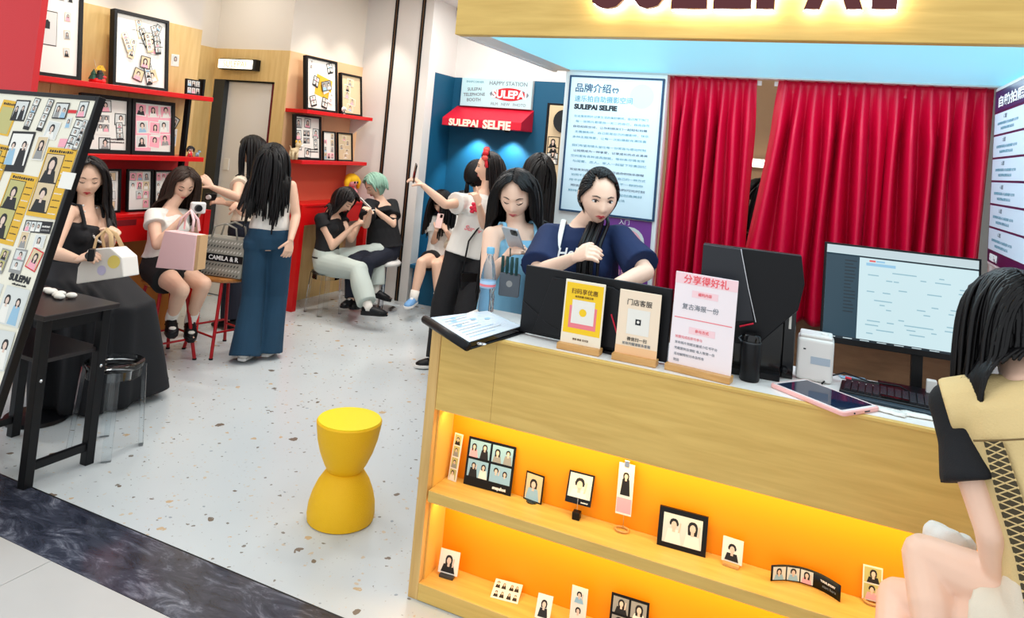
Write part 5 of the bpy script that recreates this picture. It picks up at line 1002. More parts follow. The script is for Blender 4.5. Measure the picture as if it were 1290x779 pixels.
            o = build(T.get('name', 'skirt'), MB().rings(R, True, False), T['m'], root, smooth=True); o.modifiers.new('thick', 'SOLIDIFY').thickness = .004
    if shoes:
        S_ = dict(m='black_plastic', sole='black_plastic', kind='sneaker', sock=None); S_.update(shoes)
        for sd in 'LR':
            an, to, kn = J['an'+sd], J['toe'+sd], J['kn'+sd]; d = to-an; d.z = max(-.09, min(.05, d.z+.045)); 
            up = V((0, 0, 1)) if abs(d.normalized().z) < .9 else face
            add_shoe('shoe', an, an+d, S_['m'], S_['sole'], root, S_['kind'], up)
            if S_['sock']: build('sock', MB().tube([an-V((0, 0, .02)), an, vlerp(an, kn, .22)], [.040, .042, .044], 14), S_['sock'], root, smooth=True)
    # ---- hair
    if hair:
        H = dict(m='hair_black', length=.45, n=150, part=0.0, fringe=0, side='both', wave=.01, vol=.014, tied=False, front=.3, hold=.02, ymax=.05, r=1.0); H.update(hair); vol = H['vol']; hb_ = MB()
        # scalp cap
        nu, nv = 40, 22; grid = {}; 
        for i in range(nv+1):
            th = math.pi*.80*i/nv
            for j in range(nu):
                ph = 2*math.pi*j/nu; d = (math.sin(th)*math.cos(ph), math.sin(th)*math.sin(ph), math.cos(th)); keep = True
                az = abs(ph-math.pi/2) if ph <= 1.5*math.pi else abs(ph-2.5*math.pi)   # 0 = straight ahead
                lim = .60+.05*math.sin(az*3) if az < .8 else (.62+(az-.8)/.5*1.05 if az < 1.3 else 2.4)
                if H.get('bangs') and az < .8: lim = 1.02
                if th > min(lim+.55*0, 2.4): keep = False
                p = V(head_pt(d)); p2 = p*(1+vol/.09); grid[(i, j)] = (len(hb_.v), keep); hb_.v.append(tuple(HM @ (p2*hs)))
        for i in range(nv):
            for j in range(nu):
                q = [(i, j), (i+1, j), (i+1, (j+1) % nu), (i, (j+1) % nu)]
                if all(grid[k][1] for k in q): hb_.f.append(tuple(grid[k][0] for k in q)); hb_.m.append(0)
        # colliders
        caps = [(pel+u*SL*.2, neck-u*.04, .118+.012)]
        for sd in 'LR': caps.append((neck-u*.03, J['sh'+sd]-u*.01, .066)); caps.append((J['sh'+sd], J['el'+sd], .060))
        iHM = HM.inverted(); er = (.0725+vol+.004, .098+vol+.004, .112+vol+.002)
        def collide(p, hd=True):
            if hd:
                q = iHM @ p/hs; e = math.sqrt((q.x/er[0])**2+(q.y/er[1])**2+(q.z/er[2])**2)
                if e < 1 and q.z > -.10:
                    q = q/e
                    p = HM @ (q*hs)
                q = iHM @ p/hs
                lim_z = .062 if not H.get('bangs') else .03
                if q.y > .035 and q.z < lim_z and q.z > -.16 and abs(q.x) < .066: q.x = math.copysign(.068, q.x if abs(q.x) > .004 else rnd.choice((-1, 1))); p = HM @ (q*hs)
                q = iHM @ p/hs
                if q.z < .07 and q.z > -.15 and q.y > H['ymax'] and not H.get('bangs'): q.y = H['ymax']; q.x = math.copysign(max(abs(q.x), .070), q.x); p = HM @ (q*hs)
            for a, b, r in caps:
                ab = b-a; t = max(0, min(1, (p-a).dot(ab)/ab.length_squared)); c = a+ab*t; dd = p-c
                if dd.length < r: p = c+dd.normalized()*r
            return p
        def strand(p, v, ln, r0, hold=0, sway=None, hd=True):
            pts = [p]; st = .029; nst = int(ln/st); sw = rnd.uniform(0, 6)
            for q in range(nst):
                g = V((0, 0, -1))
                v = (v*.66+g*.42+(sway if sway is not None else V((0, 0, 0)))*.10+V((rnd.uniform(-1, 1), rnd.uniform(-1, 1), 0))*.025+x*math.sin(sw+q*.55)*H['wave']).normalized()
                p = collide(p+v*st, hd); pts.append(p)
            n_ = len(pts); rad = [r0*H['r']*(.55+.45*min(1, i/3))*(1-.62*max(0, (i/n_-.55))/.45) for i in range(n_)]
            hb_.tube(pts, rad, 5)
        if not H['tied']:
            for k in range(H['n']):
                # roots along the parting and over the crown
                yy = rnd.uniform(-.9, .62); s_ = rnd.choice((-1, 1)) if H['side'] == 'both' else H['side']
                lx = H['part']+s_*abs(rnd.gauss(0, .22)); d = V((lx, yy, math.sqrt(max(.05, 1-min(.95, lx*lx+yy*yy))))).normalized()
                p = HM @ (V(head_pt(tuple(d)))*(1+vol/.085)*hs); v = (x*s_*1.0-lk*(.45 if yy < .2 else .05)+z*.1).normalized()
                ln = H['length']*rnd.uniform(.82, 1.06)+.10
                fwd = face if (H['front'] > rnd.random()) else -face
                strand(p, v, ln, rnd.uniform(.0085, .013), sway=fwd*.5+x*s_*.15)
            for k in range(int(H['n']*.35)):
                a = rnd.uniform(-1.2, 1.2); d = V((math.sin(a)*.75, -math.cos(a)*.75, rnd.uniform(.1, .6))).normalized(); p = HM @ (V(head_pt(tuple(d)))*(1+vol/.085)*hs); strand(p, (-lk*.5+x*math.sin(a)*.3-z).normalized(), H['length']*rnd.uniform(.85, 1.05), rnd.uniform(.010, .014), sway=-face*.15)
            for k in range(H['fringe']):
                a = -.42+.84*k/max(1, H['fringe']-1); d = V((math.sin(a)*.6, .55, .62)).normalized(); p0 = HM @ (V(head_pt(tuple(d)))*(1+vol/.085)*hs)
                pts = [p0]; 
                for q in range(1, 5): t_ = q/4; dd = V((math.sin(a)*(.6+.2*t_), .55+.40*t_, .62-.40*t_)).normalized(); pts.append(HM @ (V(head_pt(tuple(dd)))*(1+.010/.085)*hs))
                hb_.tube(pts, [.008, .009, .008, .007, .004], 6)
        else:
            tie = HM @ (V(H['tie'])*hs)
            for k in range(H['n']):
                a = rnd.uniform(0, 2*math.pi); rr_ = math.sqrt(rnd.random())*.95; d = V((math.sin(a)*rr_, math.cos(a)*rr_, math.sqrt(max(.02, 1-rr_*rr_)))); 
                if d.y > .60: continue
                if d.z < .35 and d.y > .05: continue
                pts = []; d.normalize(); dt = V(H['tie']); dt = V((dt.x/.0725, dt.y/.094, dt.z/.112)).normalized()
                for q in range(9):
                    t_ = q/8; dd = d.slerp(dt, t_) if d.angle(dt) < 3.0 else d.lerp(dt, t_).normalized(); pts.append(HM @ (V(head_pt(tuple(dd)))*(1+vol/.080)*hs))
                pts.append(tie); hb_.tube(pts, [.009*H['r']]*9+[.006], 6)
            for k in range(26 if H.get('path') else 0):
                j = V((rnd.gauss(0, 1), rnd.gauss(0, 1), rnd.gauss(0, .6))); L_ = rnd.uniform(.8, 1); pth = [V(q) for q in H['path']]; pts = []
                for q in range(15):
                    t_ = q/14*L_*(len(pth)-1); i = min(len(pth)-2, int(t_)); pts.append(vlerp(pth[i], pth[i+1], t_-i)+j*(.005+.010*min(1, q/5)))
                hb_.tube(pts, [.007]+[.009]*10+[.007, .006, .005, .003], 6)
            for k in range(0 if H.get('path') else H.get('tail', 26)):
                p = tie+V((rnd.uniform(-.014, .014), rnd.uniform(-.014, .014), rnd.uniform(-.014, .014))); strand(p, V(H.get('dir', (0, 0, -1)))+V((rnd.uniform(-.2, .2), rnd.uniform(-.2, .2), 0)), H['length']*rnd.uniform(.85, 1.05), .011, sway=V(H.get('dir', (0, 0, -1))), hd=False)
        ho = build('hair', hb_, H['m'], root, smooth=True)
        root['_'] = 0; del root['_']
    root_info[root.name] = dict(J=J, HM=HM, u=u, fr=fr, SL=SL, root=root, top=top)
    return root
root_info = {}
JT = {
 'p1': {'pel': (-4.098, 2.92, 0.672), 'neck': (-4.098, 3.009, 1.118), 'head': (-4.115, 3.012, 1.308), 'shL': (-4.049, 2.863, 1.127), 'shR': (-4.139, 3.154, 1.112), 'elL': (-3.919, 2.713, 0.922), 'elR': (-3.938, 3.066, 0.933), 'wrL': (-3.685, 2.697, 0.917), 'wrR': (-3.785, 2.965, 1.013), 'haL': (-3.593, 2.704, 0.955), 'haR': (-3.708, 2.93, 1.066), 'hipL': (-4.006, 2.903, 0.689), 'hipR': (-4.024, 3.017, 0.67), 'knL': (-3.7, 2.89, 0.56), 'knR': (-3.7, 3, 0.58), 'anL': (-3.86, 2.93, 0.13), 'anR': (-3.86, 3.08, 0.13), 'toeL': (-3.74, 2.96, 0.1), 'toeR': (-3.74, 3.11, 0.1)},
 'p2': {'pel': (-4.391, 3.88, 0.659), 'neck': (-4.42, 3.914, 1.053), 'head': (-4.387, 3.974, 1.243), 'shL': (-4.407, 3.763, 1.021), 'shR': (-4.436, 4.058, 0.997), 'elL': (-4.237, 3.679, 0.835), 'elR': (-4.478, 4.215, 0.787), 'wrL': (-4.159, 3.8, 1.026), 'wrR': (-4.379, 4.128, 0.982), 'haL': (-4.088, 3.817, 1.095), 'haR': (-4.341, 4.089, 1.066), 'hipL': (-4.357, 3.792, 0.645), 'hipR': (-4.396, 3.966, 0.62), 'knL': (-3.978, 3.696, 0.561), 'knR': (-4.003, 3.91, 0.572), 'anL': (-4.221, 3.856, 0.309), 'anR': (-4.208, 4.019, 0.265), 'toeL': (-4.104, 3.773, 0.218), 'toeR': (-4.102, 3.944, 0.156)},
 'p3': {'pel': (-3.862, 4.36, 0.86), 'neck': (-3.888, 4.381, 1.301), 'head': (-3.914, 4.367, 1.464), 'shL': (-3.985, 4.287, 1.268), 'shR': (-3.792, 4.461, 1.285), 'elL': (-3.954, 4.177, 1.071), 'elR': (-3.727, 4.482, 1.059), 'wrL': (-4.148, 4.309, 1.08), 'wrR': (-3.638, 4.341, 0.894), 'haL': (-4.243, 4.338, 1.092), 'haR': (-3.635, 4.325, 0.807), 'hipL': (-3.925, 4.303, 0.83), 'hipR': (-3.799, 4.417, 0.83), 'knL': (-3.891, 4.289, 0.445), 'knR': (-3.802, 4.436, 0.45), 'anL': (-3.827, 4.197, 0.075), 'anR': (-3.775, 4.378, 0.075), 'toeL': (-3.885, 4.346, 0.025), 'toeR': (-3.833, 4.527, 0.025)},
 'p4': {'pel': (-4.525, 4.85, 0.86), 'neck': (-4.558, 4.862, 1.286), 'head': (-4.579, 4.852, 1.505), 'shL': (-4.551, 4.714, 1.24), 'shR': (-4.544, 5.009, 1.238), 'elL': (-4.396, 4.528, 1.133), 'elR': (-4.616, 4.907, 1.003), 'wrL': (-4.44, 4.31, 1.209), 'wrR': (-4.649, 4.679, 1.049), 'haL': (-4.483, 4.27, 1.268), 'haR': (-4.714, 4.616, 1.07), 'hipL': (-4.527, 4.765, 0.83), 'hipR': (-4.523, 4.935, 0.83), 'knL': (-4.568, 4.756, 0.452), 'knR': (-4.564, 4.926, 0.452), 'anL': (-4.527, 4.765, 0.075), 'anR': (-4.523, 4.935, 0.075), 'toeL': (-4.684, 4.73, 0.025), 'toeR': (-4.679, 4.9, 0.025)},
 'p5': {'pel': (-4.376, 5.75, 0.508), 'neck': (-4.391, 5.797, 0.947), 'head': (-4.285, 5.835, 1.081), 'shL': (-4.402, 5.65, 0.899), 'shR': (-4.399, 5.942, 0.892), 'elL': (-4.275, 5.696, 0.641), 'elR': (-4.221, 5.913, 0.698), 'wrL': (-4.148, 5.817, 0.837), 'wrR': (-4.28, 6.106, 0.818), 'haL': (-4.1, 5.857, 0.886), 'haR': (-4.296, 6.187, 0.876), 'hipL': (-4.324, 5.677, 0.478), 'hipR': (-4.397, 5.832, 0.466), 'knL': (-3.924, 5.657, 0.465), 'knR': (-4.041, 6.09, 0.583), 'anL': (-3.687, 5.528, 0.191), 'anR': (-3.971, 6.048, 0.226), 'toeL': (-3.529, 5.615, 0.147), 'toeR': (-3.825, 6.119, 0.147)},
 'p6': {'pel': (-4.049, 6.25, 0.614), 'neck': (-4.134, 6.241, 1.069), 'head': (-4.177, 6.178, 1.227), 'shL': (-4.173, 6.093, 1.046), 'shR': (-4.094, 6.389, 1.044), 'elL': (-4.079, 5.937, 0.853), 'elR': (-3.972, 6.249, 0.855), 'wrL': (-3.954, 5.8, 0.997), 'wrR': (-4.074, 6.083, 0.986), 'haL': (-3.933, 5.721, 1.055), 'haR': (-4.131, 6.049, 1.028), 'hipL': (-4.081, 6.22, 0.565), 'hipR': (-4.002, 6.272, 0.571), 'knL': (-4.096, 5.824, 0.51), 'knR': (-3.987, 5.878, 0.505), 'anL': (-4.005, 5.704, 0.182), 'anR': (-3.976, 5.792, 0.158), 'toeL': (-3.969, 5.539, 0.156), 'toeR': (-3.928, 5.631, 0.133)},
 'p7': {'pel': (-3.642, 6.72, 0.52), 'neck': (-3.675, 6.751, 0.944), 'head': (-3.665, 6.668, 1.099), 'shL': (-3.778, 6.687, 0.894), 'shR': (-3.561, 6.808, 0.922), 'elL': (-3.703, 6.635, 0.659), 'elR': (-3.515, 6.732, 0.693), 'wrL': (-3.608, 6.502, 0.828), 'wrR': (-3.518, 6.54, 0.829), 'haL': (-3.597, 6.518, 0.901), 'haR': (-3.562, 6.524, 0.889), 'hipL': (-3.676, 6.632, 0.508), 'hipR': (-3.6, 6.803, 0.501), 'knL': (-3.597, 6.241, 0.529), 'knR': (-3.521, 6.411, 0.498), 'anL': (-3.6, 6.156, 0.194), 'anR': (-3.446, 6.372, 0.17), 'toeL': (-3.575, 5.997, 0.14), 'toeR': (-3.382, 6.223, 0.12)},
 'p15': {'pel': (-3.48, 6.95, 0.519), 'neck': (-3.542, 6.966, 0.949), 'head': (-3.544, 6.922, 1.095), 'shL': (-3.613, 6.839, 0.897), 'shR': (-3.453, 7.084, 0.902), 'elL': (-3.536, 6.701, 0.684), 'elR': (-3.354, 6.968, 0.686), 'wrL': (-3.469, 6.496, 0.591), 'wrR': (-3.365, 6.744, 0.613), 'haL': (-3.472, 6.481, 0.521), 'haR': (-3.398, 6.715, 0.546), 'hipL': (-3.544, 6.921, 0.538), 'hipR': (-3.431, 6.979, 0.548), 'knL': (-3.444, 6.535, 0.503), 'knR': (-3.3, 6.603, 0.516), 'anL': (-3.41, 6.471, 0.161), 'anR': (-3.253, 6.545, 0.175), 'toeL': (-3.341, 6.324, 0.11), 'toeR': (-3.188, 6.397, 0.124)},
 'p8': {'pel': (-2.598, 5.25, 0.86), 'neck': (-2.529, 5.317, 1.345), 'head': (-2.525, 5.326, 1.545), 'shL': (-2.658, 5.245, 1.262), 'shR': (-2.393, 5.373, 1.287), 'elL': (-2.71, 4.986, 1.24), 'elR': (-2.463, 5.203, 1.097), 'wrL': (-2.874, 4.899, 1.373), 'wrR': (-2.45, 5.041, 1.267), 'haL': (-2.925, 4.871, 1.411), 'haR': (-2.481, 5.032, 1.35), 'hipL': (-2.675, 5.213, 0.83), 'hipR': (-2.522, 5.287, 0.83), 'knL': (-2.692, 5.065, 0.459), 'knR': (-2.464, 5.034, 0.458), 'anL': (-2.639, 4.966, 0.075), 'anR': (-2.325, 4.834, 0.075), 'toeL': (-2.767, 4.87, 0.025), 'toeR': (-2.453, 4.738, 0.025)},
 'p9': {'pel': (-2.761, 5.75, 0.791), 'neck': (-2.802, 5.767, 1.279), 'head': (-2.839, 5.757, 1.458), 'shL': (-2.872, 5.636, 1.233), 'shR': (-2.685, 5.819, 1.255), 'elL': (-2.851, 5.614, 0.983), 'elR': (-2.626, 5.814, 0.998), 'wrL': (-2.803, 5.598, 0.753), 'wrR': (-2.592, 5.79, 0.763), 'haL': (-2.778, 5.595, 0.669), 'haR': (-2.579, 5.78, 0.676), 'hipL': (-2.822, 5.691, 0.761), 'hipR': (-2.7, 5.809, 0.761), 'knL': (-2.81, 5.726, 0.418), 'knR': (-2.688, 5.845, 0.418), 'anL': (-2.822, 5.691, 0.075), 'anR': (-2.7, 5.809, 0.075), 'toeL': (-2.771, 5.842, 0.025), 'toeR': (-2.649, 5.961, 0.025)},
 'p11': {'pel': (-1.918, 5, 0.86), 'neck': (-1.947, 5.019, 1.418), 'head': (-1.966, 5.016, 1.569), 'shL': (-2.061, 4.968, 1.36), 'shR': (-1.846, 5.13, 1.379), 'elL': (-2.049, 4.945, 1.129), 'elR': (-1.83, 5.109, 1.145), 'wrL': (-1.995, 4.936, 0.934), 'wrR': (-1.815, 5.084, 0.944), 'haL': (-1.972, 4.931, 0.852), 'haR': (-1.815, 5.07, 0.859), 'hipL': (-1.986, 4.949, 0.83), 'hipR': (-1.85, 5.051, 0.83), 'knL': (-1.977, 4.989, 0.452), 'knR': (-1.842, 5.092, 0.452), 'anL': (-1.986, 4.949, 0.075), 'anR': (-1.85, 5.051, 0.075), 'toeL': (-1.953, 5.105, 0.025), 'toeR': (-1.817, 5.208, 0.025)},
 'p10': {'pel': (-1.386, 3.3, 0.86), 'neck': (-1.41, 3.345, 1.341), 'head': (-1.407, 3.307, 1.492), 'shL': (-1.474, 3.212, 1.295), 'shR': (-1.296, 3.411, 1.311), 'elL': (-1.436, 3.119, 1.099), 'elR': (-1.272, 3.332, 1.112), 'wrL': (-1.302, 2.965, 1.216), 'wrR': (-1.217, 3.129, 1.218), 'haL': (-1.242, 2.935, 1.29), 'haR': (-1.237, 3.051, 1.276), 'hipL': (-1.442, 3.237, 0.83), 'hipR': (-1.329, 3.363, 0.83), 'knL': (-1.427, 3.198, 0.452), 'knR': (-1.314, 3.325, 0.452), 'anL': (-1.442, 3.237, 0.075), 'anR': (-1.329, 3.363, 0.075), 'toeL': (-1.384, 3.088, 0.025), 'toeR': (-1.271, 3.214, 0.025)},
 'p12': {'pel': (-0.942, 3.13, 0.86), 'neck': (-1.007, 3.159, 1.391), 'head': (-0.928, 3.115, 1.541), 'shL': (-1.137, 3.106, 1.346), 'shR': (-0.846, 3.199, 1.369), 'elL': (-1.102, 2.885, 1.203), 'elR': (-0.672, 3.034, 1.256), 'wrL': (-0.913, 2.792, 1.306), 'wrR': (-0.758, 2.821, 1.209), 'haL': (-0.834, 2.751, 1.352), 'haR': (-0.794, 2.73, 1.186), 'hipL': (-1.023, 3.104, 0.83), 'hipR': (-0.861, 3.156, 0.83), 'knL': (-1.004, 3.067, 0.452), 'knR': (-0.843, 3.119, 0.452), 'anL': (-1.023, 3.104, 0.075), 'anR': (-0.861, 3.156, 0.075), 'toeL': (-0.951, 2.961, 0.025), 'toeR': (-0.789, 3.013, 0.025)},
 'p13': {'pel': (0.581, 1.99, 0.803), 'neck': (0.458, 2.116, 1.261), 'head': (0.447, 2.229, 1.394), 'shL': (0.311, 2.12, 1.191), 'shR': (0.573, 2.199, 1.199), 'elL': (0.386, 2.012, 0.947), 'elR': (0.614, 2.107, 0.974), 'wrL': (0.441, 2.111, 0.741), 'wrR': (0.616, 2.192, 0.755), 'haL': (0.411, 2.091, 0.688), 'haR': (0.601, 2.24, 0.669), 'hipL': (0.515, 1.969, 0.759), 'hipR': (0.642, 1.991, 0.791), 'knL': (0.23, 2.222, 0.639), 'knR': (0.274, 2.149, 0.796), 'anL': (0.194, 1.88, 0.464), 'anR': (0.322, 1.954, 0.498), 'toeL': (0.159, 1.988, 0.338), 'toeR': (0.312, 2.072, 0.376)},
}
mat('cloth_black', (20, 21, 25), .85, bump=.2, bscale=300); mat('cloth_blackdress', (24, 25, 30), .8, bump=.2, bscale=250); mat('cloth_white', (230, 228, 222), .85, bump=.15, bscale=300); mat('cloth_navy', (14, 34, 74), .85, bump=.15, bscale=300); mat('cloth_grey', (190, 202, 196), .85, bump=.15, bscale=250); mat('denim', (24, 62, 88), .85, bump=.3, bscale=400, var=.16, vscale=7); mat('denim_light', (120, 160, 196), .85, bump=.3, bscale=400)
mat('cloth_skyblue', (128, 184, 214), .8, bump=.15, bscale=300); mat('cloth_beige', (222, 196, 140), .85, bump=.2, bscale=200); mat('cloth_cream', (226, 214, 194), .85, bump=.15, bscale=300); mat('cloth_darknavy', (22, 28, 44), .85, bump=.2, bscale=300)
mat('sock_white', (232, 228, 220), .9); mat('shoe_blue', (110, 160, 210), .5); mat('mesh_black', (70, 62, 44), .8)
def phone(c, d, n, label, col='black_gloss', w_=.072, h_=.148, back=False):
    M = MX(V(c), V(d).cross(V(n)), V(d)); t = thing('smartphone', c, label, 'phone', 'phones in hands')
    build('body', MB().prism(rrect(-w_/2, w_/2, -h_/2, h_/2, .009), -.004, .004, 0, M), col, t, bevel=.0015); build('screen', MB().prism(rrect(-w_/2+.003, w_/2-.003, -h_/2+.003, h_/2-.003, .007), .0041, .0046, 0, M), 'black_gloss', t)
    build('camera_bump', MB().prism(rrect(-w_/2+.006, -w_/2+.036, h_/2-.042, h_/2-.006, .006), -.0065, -.004, 0, M), 'black_gloss', t); return t
# 1 woman in black with the white bag
p = person(JT['p1'], 'seated woman in a black dress with pearl necklace holding a white bag', (1, -.35), (.86, -.5, -.12), dict(m='hair_dark', length=.44, part=.05, n=190, front=.75, vol=.018), dict(hem=-.14, sleeve=0, straps=True, neck=.86, nw=.12, m='cloth_blackdress', loose=.010, name='dress_top'), dict(kind='long', m='cloth_blackdress', name='long_skirt', guides=[[(-4.23, 2.95, .84), (-4.14, 2.82, .84), (-4.02, 2.81, .84), (-3.95, 2.9, .84), (-3.98, 3.04, .84), (-4.12, 3.08, .84)], [(-4.27, 2.94, .74), (-4.13, 2.75, .74), (-3.86, 2.74, .765), (-3.78, 2.88, .765), (-3.80, 3.10, .765), (-4.08, 3.16, .75)], [(-4.27, 2.93, .60), (-4.12, 2.74, .60), (-3.72, 2.76, .66), (-3.53, 2.86, .64), (-3.53, 3.08, .66), (-4.05, 3.17, .62)]], hem=[(-4.25, 3.05, .03), (-4.05, 2.78, .03), (-3.80, 2.85, .015), (-3.69, 3.03, .015), (-3.66, 3.36, .06), (-3.95, 3.50, .04)]), None, hands=dict(L=dict(curl=.9), R=dict(curl=1.1)), lips='lip_red', eyes='down', seed=1, voxel=.008)
I = root_info[p.name]; fr_ = I['fr'](.9); nk = I['J']['neck']
pts = [nk+fr_[0]*.062*q_+fr_[1]*(.03+.125*(1-q_*q_))+V((0, 0, .03-.20*(1-q_**4))) for q_ in [k/22-1 for k in range(45)]]
mb = MB()
for q in pts: mb.ball(q, .0075, 8)
build('pearl_necklace', mb, mat('pearl', (232, 228, 222), .25), p, smooth=True)['kind'] = 'stuff'
t = thing('compact_camera', (-3.60, 2.70, .93), 'black compact camera in the hand of the woman in black', 'camera'); build('body', MB().box(-.05, .05, -.032, .032, -.016, .016, 0, MX((-3.585, 2.70, .955), (.7, -.6, .1), (0, 0, 1))), 'black_plastic', t, bevel=.006); build('lens', MB().tube([(-3.575, 2.69, .955), (-3.56, 2.665, .957)], [.022, .02], 14), 'steel_grey', t)
t = thing('gift_bag', (-3.55, 2.82, .79), 'white house-shaped paper bag with yellow and violet spots hanging from a hand', 'bag')
Mb = MX((-3.72, 2.78, .775), (.93, .2, .24), (-.2, 0, 1)) @ Matrix.Scale(.88, 4); build('body', MB().prism([(0, 0), (.34, 0), (.335, .12), (.26, .19), (.10, .20), (.02, .10)], -.07, .07, 0, Mb), mat('bag_white', (236, 232, 226), .6), t, bevel=.006)
mb = MB(); mb.ell(.28, .10, .045, .04, .0712, 0, Mb, 16); mb.ell(.19, .06, .032, .03, .0714, 1, Mb, 16); build('spots', mb, [mat('spot_yellow', (246, 224, 120), .6), mat('spot_violet', (206, 200, 232), .6)], t)
for o_ in (-.045, .045): build('handle', MB().tube([Mb @ V((.12, .19, o_)), Mb @ V((.13, .27, o_*.5)), Mb @ V((.18, .31, 0)), Mb @ V((.23, .27, o_*.5)), Mb @ V((.25, .185, o_))], [(.012, .003)]*5, 8), mat('bag_handle', (214, 180, 134), .7), t, smooth=True)
# 2 woman with the pink bag
p = person(JT['p2'], 'seated woman in white top and black skirt with a pink paper bag on her lap', (1, -.25), (.82, -.35, -.42), dict(m='hair_brown', length=.36, part=-.05, n=160, wave=.05, front=.5), dict(hem=.12, sleeve=.35, m='cloth_white', loose=.012, neck=.93), dict(kind='short_skirt', m='cloth_black', to=.5, wid=(.112, .115), loose=.016, name='skirt'), dict(m='black_plastic', sole='black_plastic', kind='strap', sock='sock_white'), hands=dict(L=dict(curl=.8), R=dict(curl=.8)), eyes='down', seed=2, voxel=.008)
build('bracelet', MB().tube([V(JT['p2']['wrL'])+V((.02*math.cos(a*.5), .028*math.sin(a*.5), .02*math.sin(a*.5)))-V((.02, 0, .02)) for a in range(14)], .005, 6), 'black_plastic', p)
t = thing('instant_camera', (-4.06, 3.83, 1.09), 'small white instant camera held by the woman with the pink bag', 'camera'); build('body', MB().box(-.05, .05, -.04, .04, -.025, .025, 0, MX((-4.055, 3.83, 1.11), (.5, .85, 0), (0, 0, 1))), 'white_lam', t, bevel=.012); build('lens', MB().tube([(-4.03, 3.81, 1.11), (-4.00, 3.79, 1.112)], [.026, .022], 16), 'black_plastic', t)
t = thing('shopping_bag', (-3.93, 3.64, .70), 'pink paper shopping bag on the lap of the seated woman', 'bag')
Mb = MX((-4.09, 3.60, .715), (.98, .16, .01), (.10, .05, 1)); build('body', MB().prism([(0, 0), (.29, .012), (.285, .245), (.035, .25)], -.05, .05, 0, Mb), mat('paper_pink', (244, 204, 206), .6), t, bevel=.003); build('fold', MB().prism([(.29, .012), (.315, .02), (.31, .245), (.285, .245)], -.04, .04, 0, Mb), mat('kraft', (206, 168, 124), .7), t)
for o_ in (-.035, .035): build('handle', MB().tube([Mb @ V((.12, .265, o_)), Mb @ V((.13, .34, o_*.6)), Mb @ V((.18, .40, 0)), Mb @ V((.23, .34, o_*.6)), Mb @ V((.24, .265, o_))], [(.009, .003)]*5, 8), 'paper_pink', t, smooth=True)
# 3 jeans, back view
p = person(JT['p3'], 'standing woman seen from behind in white tube top and wide blue jeans', (-.35, .93), (-.45, .88, -.1), dict(m='hair_black', length=.50, n=190, front=0, wave=.05, vol=.018), dict(hem=.16, sleeve=0, neck=.84, nw=.13, m='cloth_white', loose=.008, name='tube_top', wr=.002), dict(kind='pants', m='denim', loose=.010, wid=(.094, .086, .10, .112), to=1.10, waist=.22, wr=.006), dict(m='white_lam', sole='white_lam'), eyes='open', seed=3, voxel=.009, bust=.7)
# 4 girl beyond her
p = person(JT['p4'], 'dark-haired girl in profile reaching forward beyond the woman in jeans', (-.95, -.1), (-.93, -.3, -.12), dict(m='hair_black', length=.34, n=120, front=.2), dict(hem=.1, sleeve=.3, m='cloth_cream', loose=.012, name='blouse'), dict(kind='pants', m='cloth_darknavy', wid=(.10, .085, .085, .09)), dict(m='black_plastic'), hands=dict(L=dict(curl=.7), R=dict(curl=.9)), eyes='open', seed=4, voxel=.009)
hp = V(JT['p4']['haR'])+V((-.04, 0, .02)); t = thing('toy_camera', hp, 'black and white little camera in the outstretched hand by the door', 'camera'); build('body', MB().box(-.045, .045, -.03, .03, -.02, .02, 0, MX(hp, (.7, .5, 0), (0, 0, 1))), 'black_plastic', t, bevel=.006); build('lens', MB().tube([hp+V((.0, -.02, 0)), hp+V((.01, -.045, 0))], [.02, .018], 14), 'white_lam', t)
# patterned bag on the stool
t = thing('handbag', (-4.13, 4.23, .567), 'patterned grey canvas handbag with a black name band on a red stool', 'bag')
Mb = MX((-4.30, 4.15, .568), (.98, .2, 0), (0, 0, 1)); build('body', MB().prism([(0, 0), (.34, 0), (.35, .29), (-.01, .29)], -.14, 0, 0, Mb), mat('canvas_grey', (150, 148, 138), .85), t, bevel=.006)
mb = MB()
for r in range(8):
    for c in range(13):
        cx, cy = .02+c*.0262+(.013 if r % 2 else 0), .018+r*.0345
        if cx > .33 or .105 < cy < .175: continue
        mb.poly([(cx-.010, cy-.012), (cx+.004, cy-.004), (cx+.010, cy+.012), (cx-.004, cy+.004)], .001, r % 2, Mb)
build('weave_pattern', mb, [mat('weave_dark', (66, 64, 62), .85), mat('weave_light', (206, 204, 196), .85)], t)['kind'] = 'stuff'
nb = build('name_band', MB().box(-.005, .345, .112, .168, .001, .003, 0, Mb), 'black_plastic', t); text('lettering', 'CAMILA & R', .04, Mb @ Matrix.Translation((.185, .140, .0034)), 'ink_white', nb, width=.25, bold=.0008)
for z0 in (-.005, -.125): build('handle', MB().tube([Mb @ V((.06, .28, z0)), Mb @ V((.08, .37, z0)), Mb @ V((.17, .40, z0)), Mb @ V((.26, .37, z0)), Mb @ V((.28, .28, z0))], .007, 8), 'canvas_grey', t, smooth=True)
# 5 grey trousers
p = person(JT['p5'], 'seated woman in black top and pale grey trousers with crossed legs on her phone', (1, .05), (.80, .05, -.62), dict(m='hair_dark', length=.30, n=150, front=.55), dict(hem=.0, sleeve=.28, m='cloth_black', loose=.012, neck=.92), dict(kind='pants', m='cloth_grey', loose=.016, wid=(.112, .098, .085, .088), to=.86, wr=.010), dict(m='black_plastic', sole='black_plastic', kind='clog', sock='sock_white'), hands=dict(L=dict(curl=.7), R=dict(curl=.7)), eyes='down', seed=5, voxel=.009)
phone((-4.03, 5.90, .955), (.55, .1, .8), (-.8, -.1, .55), 'pale phone held by the woman in grey trousers', 'paper')
